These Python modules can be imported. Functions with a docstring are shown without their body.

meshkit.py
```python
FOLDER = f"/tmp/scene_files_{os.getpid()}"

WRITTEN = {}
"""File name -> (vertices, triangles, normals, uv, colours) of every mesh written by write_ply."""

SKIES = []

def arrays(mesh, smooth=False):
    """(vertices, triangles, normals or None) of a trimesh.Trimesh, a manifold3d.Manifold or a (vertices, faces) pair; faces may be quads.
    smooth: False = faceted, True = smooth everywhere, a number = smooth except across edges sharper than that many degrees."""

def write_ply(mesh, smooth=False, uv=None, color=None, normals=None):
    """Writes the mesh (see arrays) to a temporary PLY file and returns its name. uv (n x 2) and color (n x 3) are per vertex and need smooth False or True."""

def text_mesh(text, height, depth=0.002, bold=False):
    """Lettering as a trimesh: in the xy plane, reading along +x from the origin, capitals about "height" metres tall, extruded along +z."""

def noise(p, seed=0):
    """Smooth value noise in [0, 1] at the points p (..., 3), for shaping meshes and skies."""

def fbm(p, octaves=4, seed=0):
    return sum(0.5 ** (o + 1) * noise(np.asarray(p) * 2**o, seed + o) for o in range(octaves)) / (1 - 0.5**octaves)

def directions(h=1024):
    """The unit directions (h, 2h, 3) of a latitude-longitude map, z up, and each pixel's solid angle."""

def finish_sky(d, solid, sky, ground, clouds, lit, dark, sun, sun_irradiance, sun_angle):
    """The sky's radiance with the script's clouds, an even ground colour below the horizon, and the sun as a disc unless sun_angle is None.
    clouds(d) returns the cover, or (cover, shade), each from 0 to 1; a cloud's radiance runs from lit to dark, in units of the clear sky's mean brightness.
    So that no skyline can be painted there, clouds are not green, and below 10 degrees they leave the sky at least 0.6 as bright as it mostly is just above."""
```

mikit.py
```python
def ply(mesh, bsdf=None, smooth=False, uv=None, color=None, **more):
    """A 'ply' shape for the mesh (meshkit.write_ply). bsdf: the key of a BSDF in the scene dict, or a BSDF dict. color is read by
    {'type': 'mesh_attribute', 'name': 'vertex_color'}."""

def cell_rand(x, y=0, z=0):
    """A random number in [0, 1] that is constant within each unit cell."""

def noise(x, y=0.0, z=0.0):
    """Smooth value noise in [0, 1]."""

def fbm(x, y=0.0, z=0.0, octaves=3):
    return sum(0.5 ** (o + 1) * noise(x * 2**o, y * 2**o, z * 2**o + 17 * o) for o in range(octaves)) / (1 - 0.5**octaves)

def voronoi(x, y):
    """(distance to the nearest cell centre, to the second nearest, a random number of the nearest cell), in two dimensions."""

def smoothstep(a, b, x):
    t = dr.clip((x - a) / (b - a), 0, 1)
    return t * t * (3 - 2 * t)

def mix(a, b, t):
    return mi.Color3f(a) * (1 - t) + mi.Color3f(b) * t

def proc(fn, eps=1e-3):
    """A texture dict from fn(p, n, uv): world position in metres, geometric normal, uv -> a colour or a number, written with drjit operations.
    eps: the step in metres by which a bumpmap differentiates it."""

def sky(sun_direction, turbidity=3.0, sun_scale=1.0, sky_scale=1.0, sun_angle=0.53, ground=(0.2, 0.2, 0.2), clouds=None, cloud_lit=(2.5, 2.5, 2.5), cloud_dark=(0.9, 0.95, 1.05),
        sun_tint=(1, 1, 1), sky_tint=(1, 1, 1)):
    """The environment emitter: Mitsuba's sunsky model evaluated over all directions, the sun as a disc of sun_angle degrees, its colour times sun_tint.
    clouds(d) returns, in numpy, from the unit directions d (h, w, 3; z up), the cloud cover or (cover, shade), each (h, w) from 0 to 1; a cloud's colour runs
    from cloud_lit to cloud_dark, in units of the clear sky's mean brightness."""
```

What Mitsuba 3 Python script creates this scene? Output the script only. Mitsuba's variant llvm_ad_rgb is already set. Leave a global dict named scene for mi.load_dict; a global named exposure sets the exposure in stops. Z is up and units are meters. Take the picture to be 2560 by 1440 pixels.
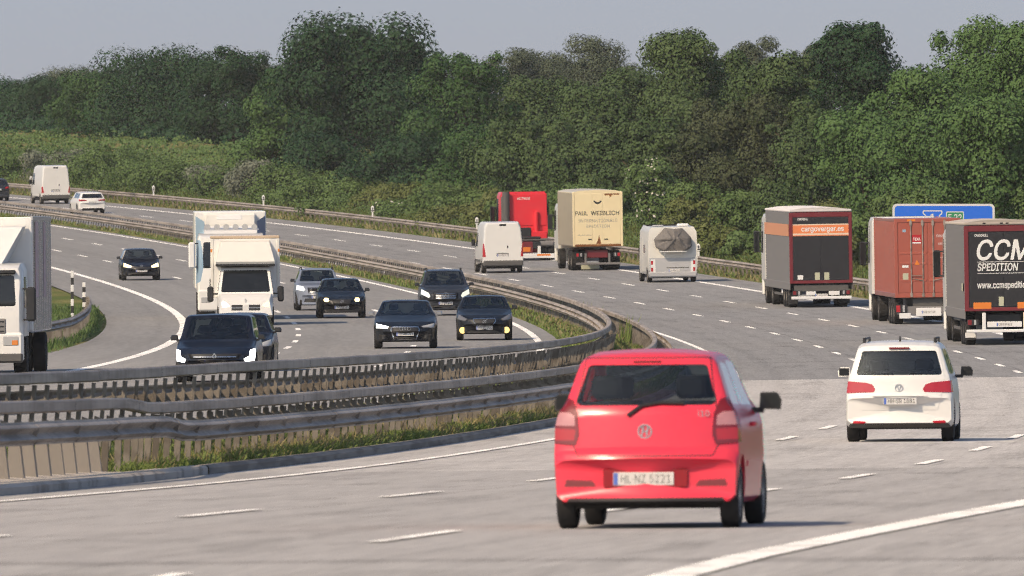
import math
import numpy as np
import trimesh
import manifold3d as m3
import mitsuba as mi
import drjit as dr
import mikit
import meshkit
from mikit import noise, fbm, voronoi, smoothstep, mix, cell_rand
from scipy.interpolate import CubicSpline, PchipInterpolator
from shapely.geometry import Polygon

T = mi.ScalarTransform4f
scene, labels = {}, {}

# ---------------------------------------------------------------- camera, sky, exposure
YS = 200.0                                   # the world origin lies 200 m down the road from the camera
scene['camera'] = {
    'type': 'thinlens', 'aperture_radius': 0.018, 'focus_distance': 320.0, 'fov': 2 * math.degrees(math.atan(1280 / 33121.48)), 'fov_axis': 'x',
    'near_clip': 5.0, 'far_clip': 9000.0,
    'to_world': T().look_at(origin=[0, -YS, 0], target=[0, 100 - YS, 0], up=[0, 0, 1])}
SUN = np.array([-0.80, -0.95, 1.02])
scene['sky'] = mikit.sky(SUN, turbidity=6.0, sun_scale=1.0, sky_scale=1.0, sun_tint=(1.0, 0.98, 0.962), sky_tint=(1.14, 1.15, 1.22))
exposure = 1.45
# ---------------------------------------------------------------- the road: plan, profile and crossfall along s, offset u to the right
SV = np.arange(-80, 2200, 1.0)
_kap = PchipInterpolator([30, 150, 250, 350, 450, 600, 800, 1050, 1400], [-4.4256, -3.78128, -3.79643, -3.41336, -3.76815, -3.62662, -3.72633, -3.70325, -3.70363])(np.clip(SV, 30, 1400)) * 1e-4
_i20 = int(20 - SV[0])
def _integ(v):
    c = np.concatenate([[0], np.cumsum((v[1:] + v[:-1]) / 2)])
    return c - c[_i20]
_th = 0.14235 + _integ(_kap)
DX, DY = np.sin(_th), np.cos(_th)
XV, YV = -19.27497 + _integ(DX), 20 + _integ(DY) - YS
_zs = CubicSpline([30, 100, 160, 220, 300, 380, 460, 560, 680, 820, 1000, 1400],
                  [-2.97229, -2.096, -2.35439, -2.47723, -2.47727, -2.26602, -1.71548, -0.65708, 1.18448, 3.92209, 7.5601, 15.67245])
ZV = np.where(SV < 100, -2.096 - 0.004 * (100 - SV), np.where(SV > 1150, _zs(1150) + 0.0 * SV + 12 * (1 - np.exp(-(np.maximum(SV, 1150) - 1150) * float(_zs(1150, 1)) / 12)), _zs(SV)))
_ck = [30, 200, 400, 700, 1400]
_cl = np.clip(SV, 30, 1400)
CV = PchipInterpolator(_ck, [0.01079, 0.00782, 0.01407, 0.01696, 0.01697])(_cl)
DZ = PchipInterpolator(_ck, [0.03047, 0.19942, 0.45076, 0.45095, 0.18837])(_cl)
C2 = PchipInterpolator(_ck, [0.0164, 0.0134, 0.00858, 0.01123, 0.01532])(_cl)
L0W = PchipInterpolator([30, 160, 400], [-0.00448, -0.17198, -0.15999])(np.clip(SV, 30, 400))
UA, UB, UC = 3.692, 7.407, 11.089                                  # lane lines of the right carriageway
UI, UJ, UK, UO = -5.592, -9.393, -13.137, -17.024                  # and of the oncoming one
UG = -19.763
def at(a, s): return np.interp(s, SV, a)
def zpave(s, u):
    """Height of the paved plane (right carriageway for u > -3.3, else the oncoming one)."""
    zr = at(ZV, s) + at(CV, s) * np.minimum(u, 15.0)
    zl = at(ZV, s) + at(DZ, s) + at(C2, s) * (np.maximum(u, -23.0) + 6)
    t = np.clip((-1.8 - u) / 3.0, 0, 1)
    return zr + (zl - zr) * t * t * (3 - 2 * t)
def bank(s, u):
    """The rising bank beyond the right-hand verge."""
    return np.interp(u, [14.6, 16, 22, 28, 40, 90], [0, .35, 2.3, 3.0, 3.3, 4.2]) * np.clip((s - 300) / 180, 0, 1)
def road(s, u, h=0.0):
    s, u = np.broadcast_arrays(np.asarray(s, float), np.asarray(u, float))
    return np.stack([at(XV, s) + at(DY, s) * u, at(YV, s) - at(DX, s) * u, zpave(s, u) + bank(s, u) + h], -1)
def frame(s, u, back=False):
    p = road(s, u)
    t = road(s + 1.5, u) - road(s - 1.5, u); t /= np.linalg.norm(t)
    r = road(s, u + .6) - road(s, u - .6); r -= t * (r @ t); r /= np.linalg.norm(r)
    if back: r, t = -r, -t
    m = np.eye(4); m[:3, 0], m[:3, 1], m[:3, 2], m[:3, 3] = r, t, np.cross(r, t), p
    return m
def upright(s, u, h=0.0):
    p = road(s, u, h); t = road(s + 1.5, u) - road(s - 1.5, u); t[2] = 0; t /= np.linalg.norm(t)
    m = np.eye(4); m[:3, 0], m[:3, 1], m[:3, 3] = [t[1], -t[0], 0], t, p
    return m
def strip(ss, uu, h=0.0):
    """Sheet over the grid ss x uu (uu may be one row per s); returns (mesh, uv)."""
    ss = np.asarray(ss, float); uu = np.asarray(uu, float)
    U = np.broadcast_to(uu, (len(ss), uu.shape[-1])); S = np.broadcast_to(ss[:, None], U.shape)
    H = h(S, U) if callable(h) else h
    v = road(S, U); v[..., 2] += H
    n, k = U.shape
    i = (np.arange(n - 1)[:, None] * k + np.arange(k - 1)[None]).ravel()
    f = np.stack([i, i + 1, i + k + 1, i + k], 1)
    return (v.reshape(-1, 3), f), np.stack([U.ravel(), S.ravel()], 1)

# ---------------------------------------------------------------- helpers that add named shapes
def number(name):
    k, n = name, 0
    while k in _used:
        n += 1; k = f'{name}_{n:03d}'
    _used.add(k)
    return k
_used = set()
def shape(name, mesh, mat, smooth=False, to_world=None, parent=None, uv=None, label=None, kind=None, **lab):
    k = number((parent + '__' if parent else '') + name)
    d = mesh if isinstance(mesh, dict) else mikit.ply(mesh, mat, smooth=smooth, uv=uv)
    if isinstance(mesh, dict): d = dict(d); d['bsdf'] = {'type': 'ref', 'id': mat}
    if to_world is not None: d['to_world'] = T(to_world)
    scene[k] = d
    e = dict(lab)
    if label: e['label'] = label
    if kind: e['kind'] = kind
    if e: labels[k] = e
    return k
def thing(name, label, category, group=None):
    k = number(name)
    labels[k] = {'label': label, 'category': category}
    if group: labels[k]['group'] = group
    return k
cat = trimesh.util.concatenate
def tm(x):
    if hasattr(x, 'to_mesh'):
        m = x.to_mesh(); return trimesh.Trimesh(np.array(m.vert_properties[:, :3]), np.array(m.tri_verts), process=False)
    if isinstance(x, tuple):
        f = np.asarray(x[1])
        if f.shape[1] == 4: f = np.vstack([f[:, [0, 1, 2]], f[:, [0, 2, 3]]])
        return trimesh.Trimesh(np.asarray(x[0], float), f, process=False)
    return x
def man(x):
    """Closed trimesh to Manifold."""
    x = tm(x)
    return m3.Manifold(m3.Mesh(np.asarray(x.vertices, np.float32), np.asarray(x.faces, np.uint32)))
def hull(p):
    return m3.Manifold.hull_points(np.asarray(p, np.float32))
def box(x0, x1, y0, y1, z0, z1, c=0.0):
    """Box with chamfered edges."""
    if c <= 0: return tm(m3.Manifold.cube([x1 - x0, y1 - y0, z1 - z0]).translate([x0, y0, z0]))
    c = min(c, (x1 - x0) / 2.1, (y1 - y0) / 2.1, (z1 - z0) / 2.1)
    p = [(x, y, z) for x in (x0, x1) for y in (y0 + c, y1 - c) for z in (z0 + c, z1 - c)]
    p += [(x, y, z) for x in (x0 + c, x1 - c) for y in (y0, y1) for z in (z0 + c, z1 - c)]
    p += [(x, y, z) for x in (x0 + c, x1 - c) for y in (y0 + c, y1 - c) for z in (z0, z1)]
    return tm(hull(p))
def prism(poly, a0, a1, axis):
    """Polygon extruded from a0 to a1; axis 'y': polygon in (x, z), 'x': in (y, z), 'z': in (x, y)."""
    cs = m3.CrossSection([np.asarray(poly, float)], m3.FillRule.NonZero)
    m = m3.Manifold.extrude(cs, a1 - a0)
    if axis == 'z': return m.translate([0, 0, a0])
    if axis == 'y': return m.transform(np.array([[1, 0, 0, 0], [0, 0, 1, a0], [0, 1, 0, 0]], float)) if False else m.rotate([90, 0, 0]).translate([0, a1, 0])
    return m.rotate([90, 0, 90]).translate([a0, 0, 0])
def cyl(r, a0, a1, axis='x', c=(0, 0), n=24):
    m = m3.Manifold.cylinder(a1 - a0, r, r, n)
    if axis == 'x': return m.rotate([0, 90, 0]).translate([a0, c[0], c[1]])
    if axis == 'y': return m.rotate([-90, 0, 0]).translate([c[0], a0, c[1]])
    return m.translate([c[0], c[1], a0])
def bar(p, q, r, n=8, r2=None):
    p, q = np.asarray(p, float), np.asarray(q, float)
    r2 = r if r2 is None else r2
    d = q - p; L = np.linalg.norm(d)
    m = trimesh.Trimesh(*cone(r, r2, L, n), process=False)
    m.apply_transform(trimesh.geometry.align_vectors([0, 0, 1], d / L)); m.apply_translation(p)
    return m
def cone(r, r2, L, n):
    a = np.arange(n) * 2 * np.pi / n
    v = np.vstack([np.c_[r * np.cos(a), r * np.sin(a), 0 * a], np.c_[r2 * np.cos(a), r2 * np.sin(a), 0 * a + L], [[0, 0, 0], [0, 0, L]]])
    i = np.arange(n); j = (i + 1) % n
    f = np.vstack([np.c_[i, j, j + n], np.c_[i, j + n, i + n], np.c_[j, i, 0 * i + 2 * n], np.c_[i + n, j + n, 0 * i + 2 * n + 1]])
    return v, f
def sweep(path, prof, closed=True):
    """Profile (n x 2: sideways to the right, up) swept along path points with frames; returns (v, quads) with end caps left open."""
    P, R, U = path
    v = P[:, None] + R[:, None] * prof[None, :, :1] + U[:, None] * prof[None, :, 1:]
    n, k = v.shape[:2]; kk = k if closed else k - 1
    i = (np.arange(n - 1)[:, None] * k + np.arange(kk)[None]).ravel(); j = (np.arange(n - 1)[:, None] * k + ((np.arange(kk) + 1) % k)[None]).ravel()
    return v.reshape(-1, 3), np.stack([i, j, j + k, i + k], 1)
def text(s, h, x, z, y=0.0, depth=0.006, bold=False, width=None, ital=0.0, center=True, flip=False):
    """Lettering standing in the x-z plane, facing -y (towards someone behind a vehicle) or +y when flip."""
    m = meshkit.text_mesh(s, h, depth, bold)
    w = m.vertices[:, 0].max() - m.vertices[:, 0].min()
    if width: m.apply_scale([width / w, 1, 1]); w = width
    v = np.array(m.vertices)
    v[:, 0] += ital * v[:, 1]
    if center: v[:, 0] -= (v[:, 0].max() + v[:, 0].min()) / 2
    if flip: w3 = np.c_[x - v[:, 0], y + v[:, 2], z + v[:, 1]]
    else: w3 = np.c_[x + v[:, 0], y - v[:, 2], z + v[:, 1]]
    return trimesh.Trimesh(w3, m.faces, process=False)
# ---------------------------------------------------------------- materials
def rgb(c): return {'type': 'rgb', 'value': [float(x) for x in (c if hasattr(c, '__len__') else (c, c, c))]}
def mat(name, base, rough=.5, metal=0.0, coat=0.0, spec=.5, two=True, **k):
    b = base if isinstance(base, dict) else rgb(base)
    d = {'type': 'principled', 'base_color': b, 'roughness': rough if isinstance(rough, dict) else float(rough), 'metallic': float(metal), 'specular': float(spec), **k}
    if coat: d['clearcoat'] = float(coat); d['clearcoat_gloss'] = .93
    scene[name] = {'type': 'twosided', 'bsdf': d} if two else d
    return name
def paint(name, c, dirt=.12):
    def fn(p, n, uv):
        d = fbm(p.x * 1.7, p.y * 1.7, p.z * 2.3, 3)
        return mix(c, [x * .8 + .03 for x in c], smoothstep(.45, .75, d) * dirt * 3)
    scene[name] = {'type': 'twosided', 'bsdf': {'type': 'roughplastic', 'distribution': 'ggx', 'alpha': .06, 'int_ior': 1.55, 'nonlinear': False, 'diffuse_reflectance': mikit.proc(fn)}}
    return name
def plain(name, c, rough=.6, **k): return mat(name, c, rough, **k)

def asphalt_near(p, n, uv):
    u, s = uv.x, uv.y
    g = fbm(u * 14, s * .55, 0, 3)
    big = fbm(u * .35, s * .05, 3, 3)
    joint = s + 0.8 * noise(u * .7, 3, 5)
    old = smoothstep(345.2, 345.8, joint)                     # darker, older surface beyond the joint
    mid = smoothstep(174.6, 175.4, joint) * (1 - old)         # pale resurfaced strip
    deck = 1 - smoothstep(98.8, 99.6, joint)
    c = mix([.268, .259, .255], [.325, .313, .306], mid)
    c = mix(c, [.276, .268, .264], deck)
    c = mix(c, [.174, .173, .176], old)
    seam = smoothstep(.9, .2, dr.abs(joint - 99.9)) * .22
    lane = u / 3.7
    x = dr.abs(lane - dr.floor(lane) - .5)
    track = smoothstep(.09, .0, dr.abs(x - .24)) * .09 + smoothstep(.07, 0, dr.abs(x)) * .05
    lj = (smoothstep(.07, .02, dr.abs(u - 7.62)) + smoothstep(.07, .02, dr.abs(u - 3.9)) * .8) * smoothstep(.35, .6, noise(s * .09, 4, 2)) * .20
    sp = noise(u * 55, s * 1.1, 1) - .5 + .6 * (noise(u * 24, s * .5, 4) - .5)
    v = 1 + (g - .5) * .22 + sp * .20 + (big - .5) * .16 - track - seam - lj
    stain = smoothstep(.72, .80, noise(u * 1.6, s * .22, 9)) * .12 + smoothstep(.80, .84, noise(u * 1.1, s * .8, 21)) * .10
    return c * (v - stain)
def asphalt_far(p, n, uv):
    u, s = uv.x, uv.y
    g = fbm(u * 9, s * .3, 0, 3)
    big = fbm(u * .4, s * .04, 8, 3)
    lane = (u + 5.6) / 3.75
    x = dr.abs(lane - dr.floor(lane) - .5)
    track = smoothstep(.09, .0, dr.abs(x - .24)) * .06
    near = smoothstep(420, 330, s)
    c = mix([.168, .166, .166], [.196, .192, .190], near)
    return c * (1 + (g - .5) * .24 + (big - .5) * .2 - track)
mat('asphalt_right', mikit.proc(asphalt_near), .85, spec=.25)
mat('asphalt_left', mikit.proc(asphalt_far), .85, spec=.25)
def worn_white(p, n, uv):
    w = fbm(p.x * 3.1, p.y * 1.3, 0, 3)
    return mix([.74, .72, .69], [.52, .50, .48], smoothstep(.5, .72, w))
mat('road_paint', mikit.proc(worn_white), .7, spec=.3)
def concrete(p, n, uv):
    d = fbm(p.x * 2.2, p.y * 2.2, p.z * 3.5, 4)
    return mix([.36, .33, .30], [.22, .20, .18], smoothstep(.4, .75, d))
mat('concrete', mikit.proc(concrete), .9, spec=.2)
def kerbstone(p, n, uv):
    d = fbm(p.x * 1.4, p.y * .8, p.z * 6, 3)
    return mix([.235, .213, .190], [.155, .140, .126], smoothstep(.35, .7, d))
mat('kerbstone', mikit.proc(kerbstone), .9, spec=.2)
def ground_fn(p, n, uv):
    a = fbm(p.x * .35, p.y * .12, 0, 4); b = fbm(p.x * 2.5, p.y * .9, 5, 3)
    c = mix([.075, .100, .028], [.150, .140, .055], smoothstep(.35, .7, a))
    return c * (.48 + .55 * b)
mat('grass_ground', mikit.proc(ground_fn), .95, spec=.1)
def zinc(p, n, uv):
    d = fbm(p.x * .9, p.y * .45, p.z * 5, 4); st = noise(p.x * 7, p.y * 7, p.z * 1.1)
    c = mix([.375, .325, .280], [.240, .205, .175], smoothstep(.35, .7, d))
    return c * (.85 + .3 * st)
mat('galvanised', mikit.proc(zinc), .55, .25, spec=.4)
def zincp(p, n, uv):
    d = fbm(p.x * 2.1, p.y * 2.1, p.z * 4, 3)
    return mix([.25, .222, .19], [.14, .12, .10], smoothstep(.35, .7, d))
plain('joint_steel', (.16, .148, .135), .6)
mat('galvanised_post', mikit.proc(zincp), .7, .1, spec=.3)
def leafmat(name, a, b, sc=.8, tr=.55, tint=None):
    def fn(p, n, uv):
        k = fbm(p.x * sc, p.y * sc, p.z * sc, 3); r = cell_rand(p.x * 5, p.y * 5, p.z * 5)
        return mix(a, b, smoothstep(.3, .7, k) * .65 + r * .35)
    scene[name] = {'type': 'twosided', 'bsdf': {'type': 'principled', 'base_color': mikit.proc(fn), 'roughness': .7, 'specular': .25}}
    return name
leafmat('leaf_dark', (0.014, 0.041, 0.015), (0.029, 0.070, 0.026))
leafmat('leaf_mid', (0.027, 0.068, 0.018), (0.060, 0.118, 0.034))
leafmat('leaf_light', (0.048, 0.100, 0.025), (0.096, 0.170, 0.052))
leafmat('leaf_olive', (0.044, 0.078, 0.024), (0.086, 0.130, 0.046))
leafmat('leaf_brown', (0.041, 0.058, 0.022), (0.074, 0.086, 0.040))
leafmat('leaf_hazed', (0.058, 0.077, 0.047), (0.104, 0.128, 0.082))  # far row: distance haze mixed into the leaf colour
leafmat('leaf_bush', (0.066, 0.114, 0.030), (0.118, 0.178, 0.058), 1.3)
leafmat('leaf_yellow', (.085, .110, .026), (.145, .165, .055), 1.3)
leafmat('leaf_silver', (.120, .140, .100), (.190, .205, .150), 1.3)
leafmat('blossom', (.42, .40, .34), (.62, .60, .52), 2)
leafmat('grass_blade', (.095, .150, .030), (.190, .230, .075), .7)
leafmat('dry_grass', (.19, .165, .075), (.28, .24, .12), .7)
def bark(p, n, uv):
    return mix([.13, .085, .06], [.06, .045, .035], noise(p.x * 6, p.y * 6, p.z * 1.5))
mat('bark', mikit.proc(bark), .9, spec=.15)
plain('twig', (.10, .08, .06), .9)

RED = paint('paint_red', (.92, .055, .095), .02)
WHITE = paint('paint_white', (.88, .86, .82), .04)
CREAMW = paint('paint_offwhite', (.84, .81, .74), .06)
BLACK = paint('paint_black', (.006, .007, .011), .1)
NAVY = paint('paint_navy', (.007, .009, .019), .1)
DARKG = paint('paint_dark_grey', (.030, .033, .042), .1)
SILVER = paint('paint_silver', (.22, .25, .32), .1)
plain('concrete_post', (.27, .245, .22), .85)
mat('lens_pink', (.55, .24, .25), .12, .1, 1, .6)
plain('rubber', (.018, .017, .017), .85)
plain('black_plastic', (.022, .022, .024), .55)
plain('grey_plastic', (.10, .095, .09), .6)
plain('trim_grey', (.20, .19, .185), .6)
plain('interior', (.035, .034, .036), .8)
plain('interior_pale', (.16, .155, .15), .8)
mat('chrome', (.75, .75, .76), .15, 1.0)
mat('alloy', (.45, .44, .43), .35, .7)
mat('rim_grey', (.30, .28, .26), .5, .3)
scene['glass'] = {'type': 'thindielectric', 'int_ior': 1.5, 'specular_transmittance': rgb((.30, .34, .33))}
scene['glass_clear'] = {'type': 'thindielectric', 'int_ior': 1.5, 'specular_transmittance': rgb((.40, .44, .43))}
scene['glass_dark'] = {'type': 'thindielectric', 'int_ior': 1.5, 'specular_transmittance': rgb((.16, .18, .19))}
mat('glass_black', (.012, .014, .016), .06, spec=.6)
mat('lens_red', (.45, .012, .02), .12, 0, 1, .6)
mat('lens_dark_red', (.20, .006, .01), .12, 0, 1, .6)
mat('lens_clear', (.46, .46, .46), .12, .15, 1, .6)
mat('lens_smoke', (.20, .20, .21), .12, .3, 1, .6)
mat('lens_orange', (.70, .22, .03), .2, 0, 1, .5)
plain('plate_white', (.72, .70, .67), .5)
plain('plate_blue', (.10, .17, .55), .5)
plain('letter_black', (.03, .03, .03), .6)
plain('letter_grey', (.22, .21, .2), .6)
plain('letter_white', (.80, .79, .77), .5)
plain('sign_blue', (.025, .165, .78), .45)
plain('sign_green', (.03, .26, .11), .45)
plain('sign_white', (.72, .72, .72), .45)
plain('sign_grey', (.36, .37, .38), .5, metal=.2)
mat('lamp_glow', (.06, .06, .06), .3)
plain('recess_shade_red', (.30, .008, .014), .4)
# ---------------------------------------------------------------- ground, carriageways, painted lines, kerb
def sgrid(a, b, near=2.0, far=8.0):
    out = [a]
    while out[-1] < b: out.append(out[-1] + (near if out[-1] < 520 else far))
    return np.array(out)
S_ALL = np.unique(np.concatenate([np.arange(-70, 80, 10.), sgrid(80, 1180), np.arange(1190, 2150, 40.)]))
def left_edge(s):
    return np.interp(s, [300, 345, 392, 420], [-23.6, -22.6, -20.0, UG])
def right_edge(s):
    return np.interp(s, [200, 400], [18.5, 13.45])      # the shoulder widens towards the camera
def ground_h(S, U):
    le = left_edge(S)
    paved = ((U > le + .02) & (U < -4.98)) | ((U > -1.62) & (U < right_edge(S) - .02))
    rough = (meshkit.fbm(np.stack([S * .35, U * .7, 0 * S], -1), 3) - .5)
    out = np.clip((np.abs(U - 14.6) - 1.0) / 6, 0, 1) * (U > 14.6) + np.clip((le - U - .4) / 5, 0, 1) * (U < le)
    med = (U > -4.9) & (U < -1.7)
    h = np.where(paved, -.07, .02) + rough * (.9 * out * np.clip(np.abs(U) / 18, .3, 2.0)) + np.where(med, .05 + .10 * rough, 0)
    return h
uu_g = np.array([-420, -260, -160, -100, -60, -45, -36, -30, -27, -25.2, -24.4, -23.9, -23.2, -22.4, -21.5, -20.9, -20.4, -20.05, -19.6, -18, -12, -6, -5.05, -4.88, -4.2, -3.4, -2.6, -1.9, -1.72, -1.58, 4, 10, 13.3, 13.5, 14, 14.6, 15.4, 16.4, 18, 20, 22, 24.5, 27, 30, 34, 38, 44, 52, 64, 80, 110, 160, 240, 420.])
g, guv = strip(S_ALL, uu_g, ground_h)
shape('ground', g, 'grass_ground', True, label='grassy ground, verges and bank around the motorway', kind='structure')
sr = S_ALL[(S_ALL >= -60) & (S_ALL <= 1500)]; re_ = right_edge(sr)
m, uv = strip(sr, -1.55 + (re_[:, None] + 1.55) * np.linspace(0, 1, 9)[None])
shape('right_carriageway', m, 'asphalt_right', True, uv=uv, label='pale grey three lane carriageway leading away from the camera', kind='structure')
sl = S_ALL[(S_ALL >= 150) & (S_ALL <= 1500)]
le = left_edge(sl)
m, uv = strip(sl, le[:, None] + (-4.95 - le[:, None]) * np.linspace(0, 1, 9)[None])
shape('oncoming_carriageway', m, 'asphalt_left', True, uv=uv, label='grey carriageway with oncoming traffic', kind='structure')
def line(holder, s0, s1, u, w, name='edge_line'):
    ss = np.unique(np.concatenate([[s0], S_ALL[(S_ALL > s0) & (S_ALL < s1)], [s1]]))
    uc = np.broadcast_to(u(ss) if callable(u) else u, ss.shape)
    w = w(ss) if callable(w) else np.full(ss.shape, w)
    m, _ = strip(ss, np.stack([uc - w / 2, uc + w / 2], 1), .012)
    shape(name, m, 'road_paint', False, parent=holder)
line('right_carriageway', 60, 1250, lambda s: at(L0W, s), .16)
line('right_carriageway', 60, 520, UC, .34); line('right_carriageway', 523, 1250, UC, .30)
line('oncoming_carriageway', 200, 1300, UI, .22)
line('oncoming_carriageway', 200, 1300, UO, .30)
def dashes(holder, starts, u, w=.16):
    for s in starts:
        m, _ = strip([s - 3, s, s + 3], [u - w / 2, u + w / 2], .012)
        shape('lane_dash', m, 'road_paint', False, parent=holder)
A = np.concatenate([127.43 + 17.776 * np.arange(-3, 16), 411.84 + 18 * np.arange(0, 40)])
B = np.concatenate([110.70 + 17.612 * np.arange(-2, 14), 357.26 + 18 * np.arange(0, 42)])
dashes('right_carriageway', A, UA); dashes('right_carriageway', B, UB)
_J0, _K0 = 397.4, 396.9
dashes('oncoming_carriageway', _J0 + 18 * np.arange(-4, 36), UJ, .17); dashes('oncoming_carriageway', _K0 + 18 * np.arange(-4, 36), UK, .17)
# the kerb along the median
kp = np.array([(-.10, -.1), (.10, -.1), (.10, .085), (.075, .115), (-.10, .12)])
def path(ss, u, h=0.0):
    P = road(ss, u, 0); P[:, 2] += h
    t = road(ss + .5, u) - road(ss - .5, u); t /= np.linalg.norm(t, axis=1, keepdims=True)
    R = np.cross(t, [0, 0, 1.]); R /= np.linalg.norm(R, axis=1, keepdims=True)
    return P, R, np.cross(R, t)
def kerb_u(s): return np.interp(s, [120, 150, 162, 170, 1000], [-1.15, -1.25, -1.48, -1.60, -1.60])
for a, b in [(100, 168.2), (168.35, 172.2)]:
    ss = np.linspace(a, b, max(3, int((b - a) / 2)))
    shape('kerb', sweep(path(ss, kerb_u(ss)), kp * [1.6 if a < 160 else 1, 1]), 'concrete', 25, label='grey concrete kerb along the bridge end' if a < 160 else 'short tilted kerb piece at the end of the bridge kerb', kind='structure')
ss = sgrid(172.35, 700)
shape('kerb', sweep(path(ss, kerb_u(ss)), kp), 'kerbstone', 25, label='dark stone kerb along the grassy median', kind='structure')
# the bridge deck carrying the first barrier posts
dk, _ = strip(np.linspace(100, 166.5, 34), np.array([-5.2, -4.4, -3.0, -1.9, -1.50]), lambda S, U: np.full(S.shape, .115) - np.clip(S - 165.0, 0, 1) * .2)
shape('bridge_deck', dk, 'concrete', False, label='pale concrete strip under the first barrier posts', kind='structure')
# ---------------------------------------------------------------- guard rails
def wprof(w=.31, d=.08):
    """W-beam profile: first coordinate points away from the traffic face."""
    y = np.linspace(-.5, .5, 13)
    x = d * .5 * (1 + np.cos(4 * np.pi * y)) * np.where(np.abs(y) > .46, .8, 1)
    o = np.stack([x, y * w], 1); i = np.stack([x + .012, y * w], 1)[::-1]
    return np.vstack([o, i])
def boxprof(w=.13, h=.18):
    c = .02
    return np.array([(-w / 2, -h / 2 + c), (-w / 2 + c, -h / 2), (w / 2 - c, -h / 2), (w / 2, -h / 2 + c), (w / 2, h / 2 - c), (w / 2 - c, h / 2), (-w / 2 + c, h / 2), (-w / 2, h / 2 - c)])
def capped(sw, k):
    v, f = sw
    m = tm((v, f)); n = len(v) // k
    e = [[0, i + 1, i] for i in range(1, k - 1)] + [[(n - 1) * k, (n - 1) * k + i, (n - 1) * k + i + 1] for i in range(1, k - 1)]
    return trimesh.Trimesh(m.vertices, np.vstack([m.faces, e]), process=False)
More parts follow.
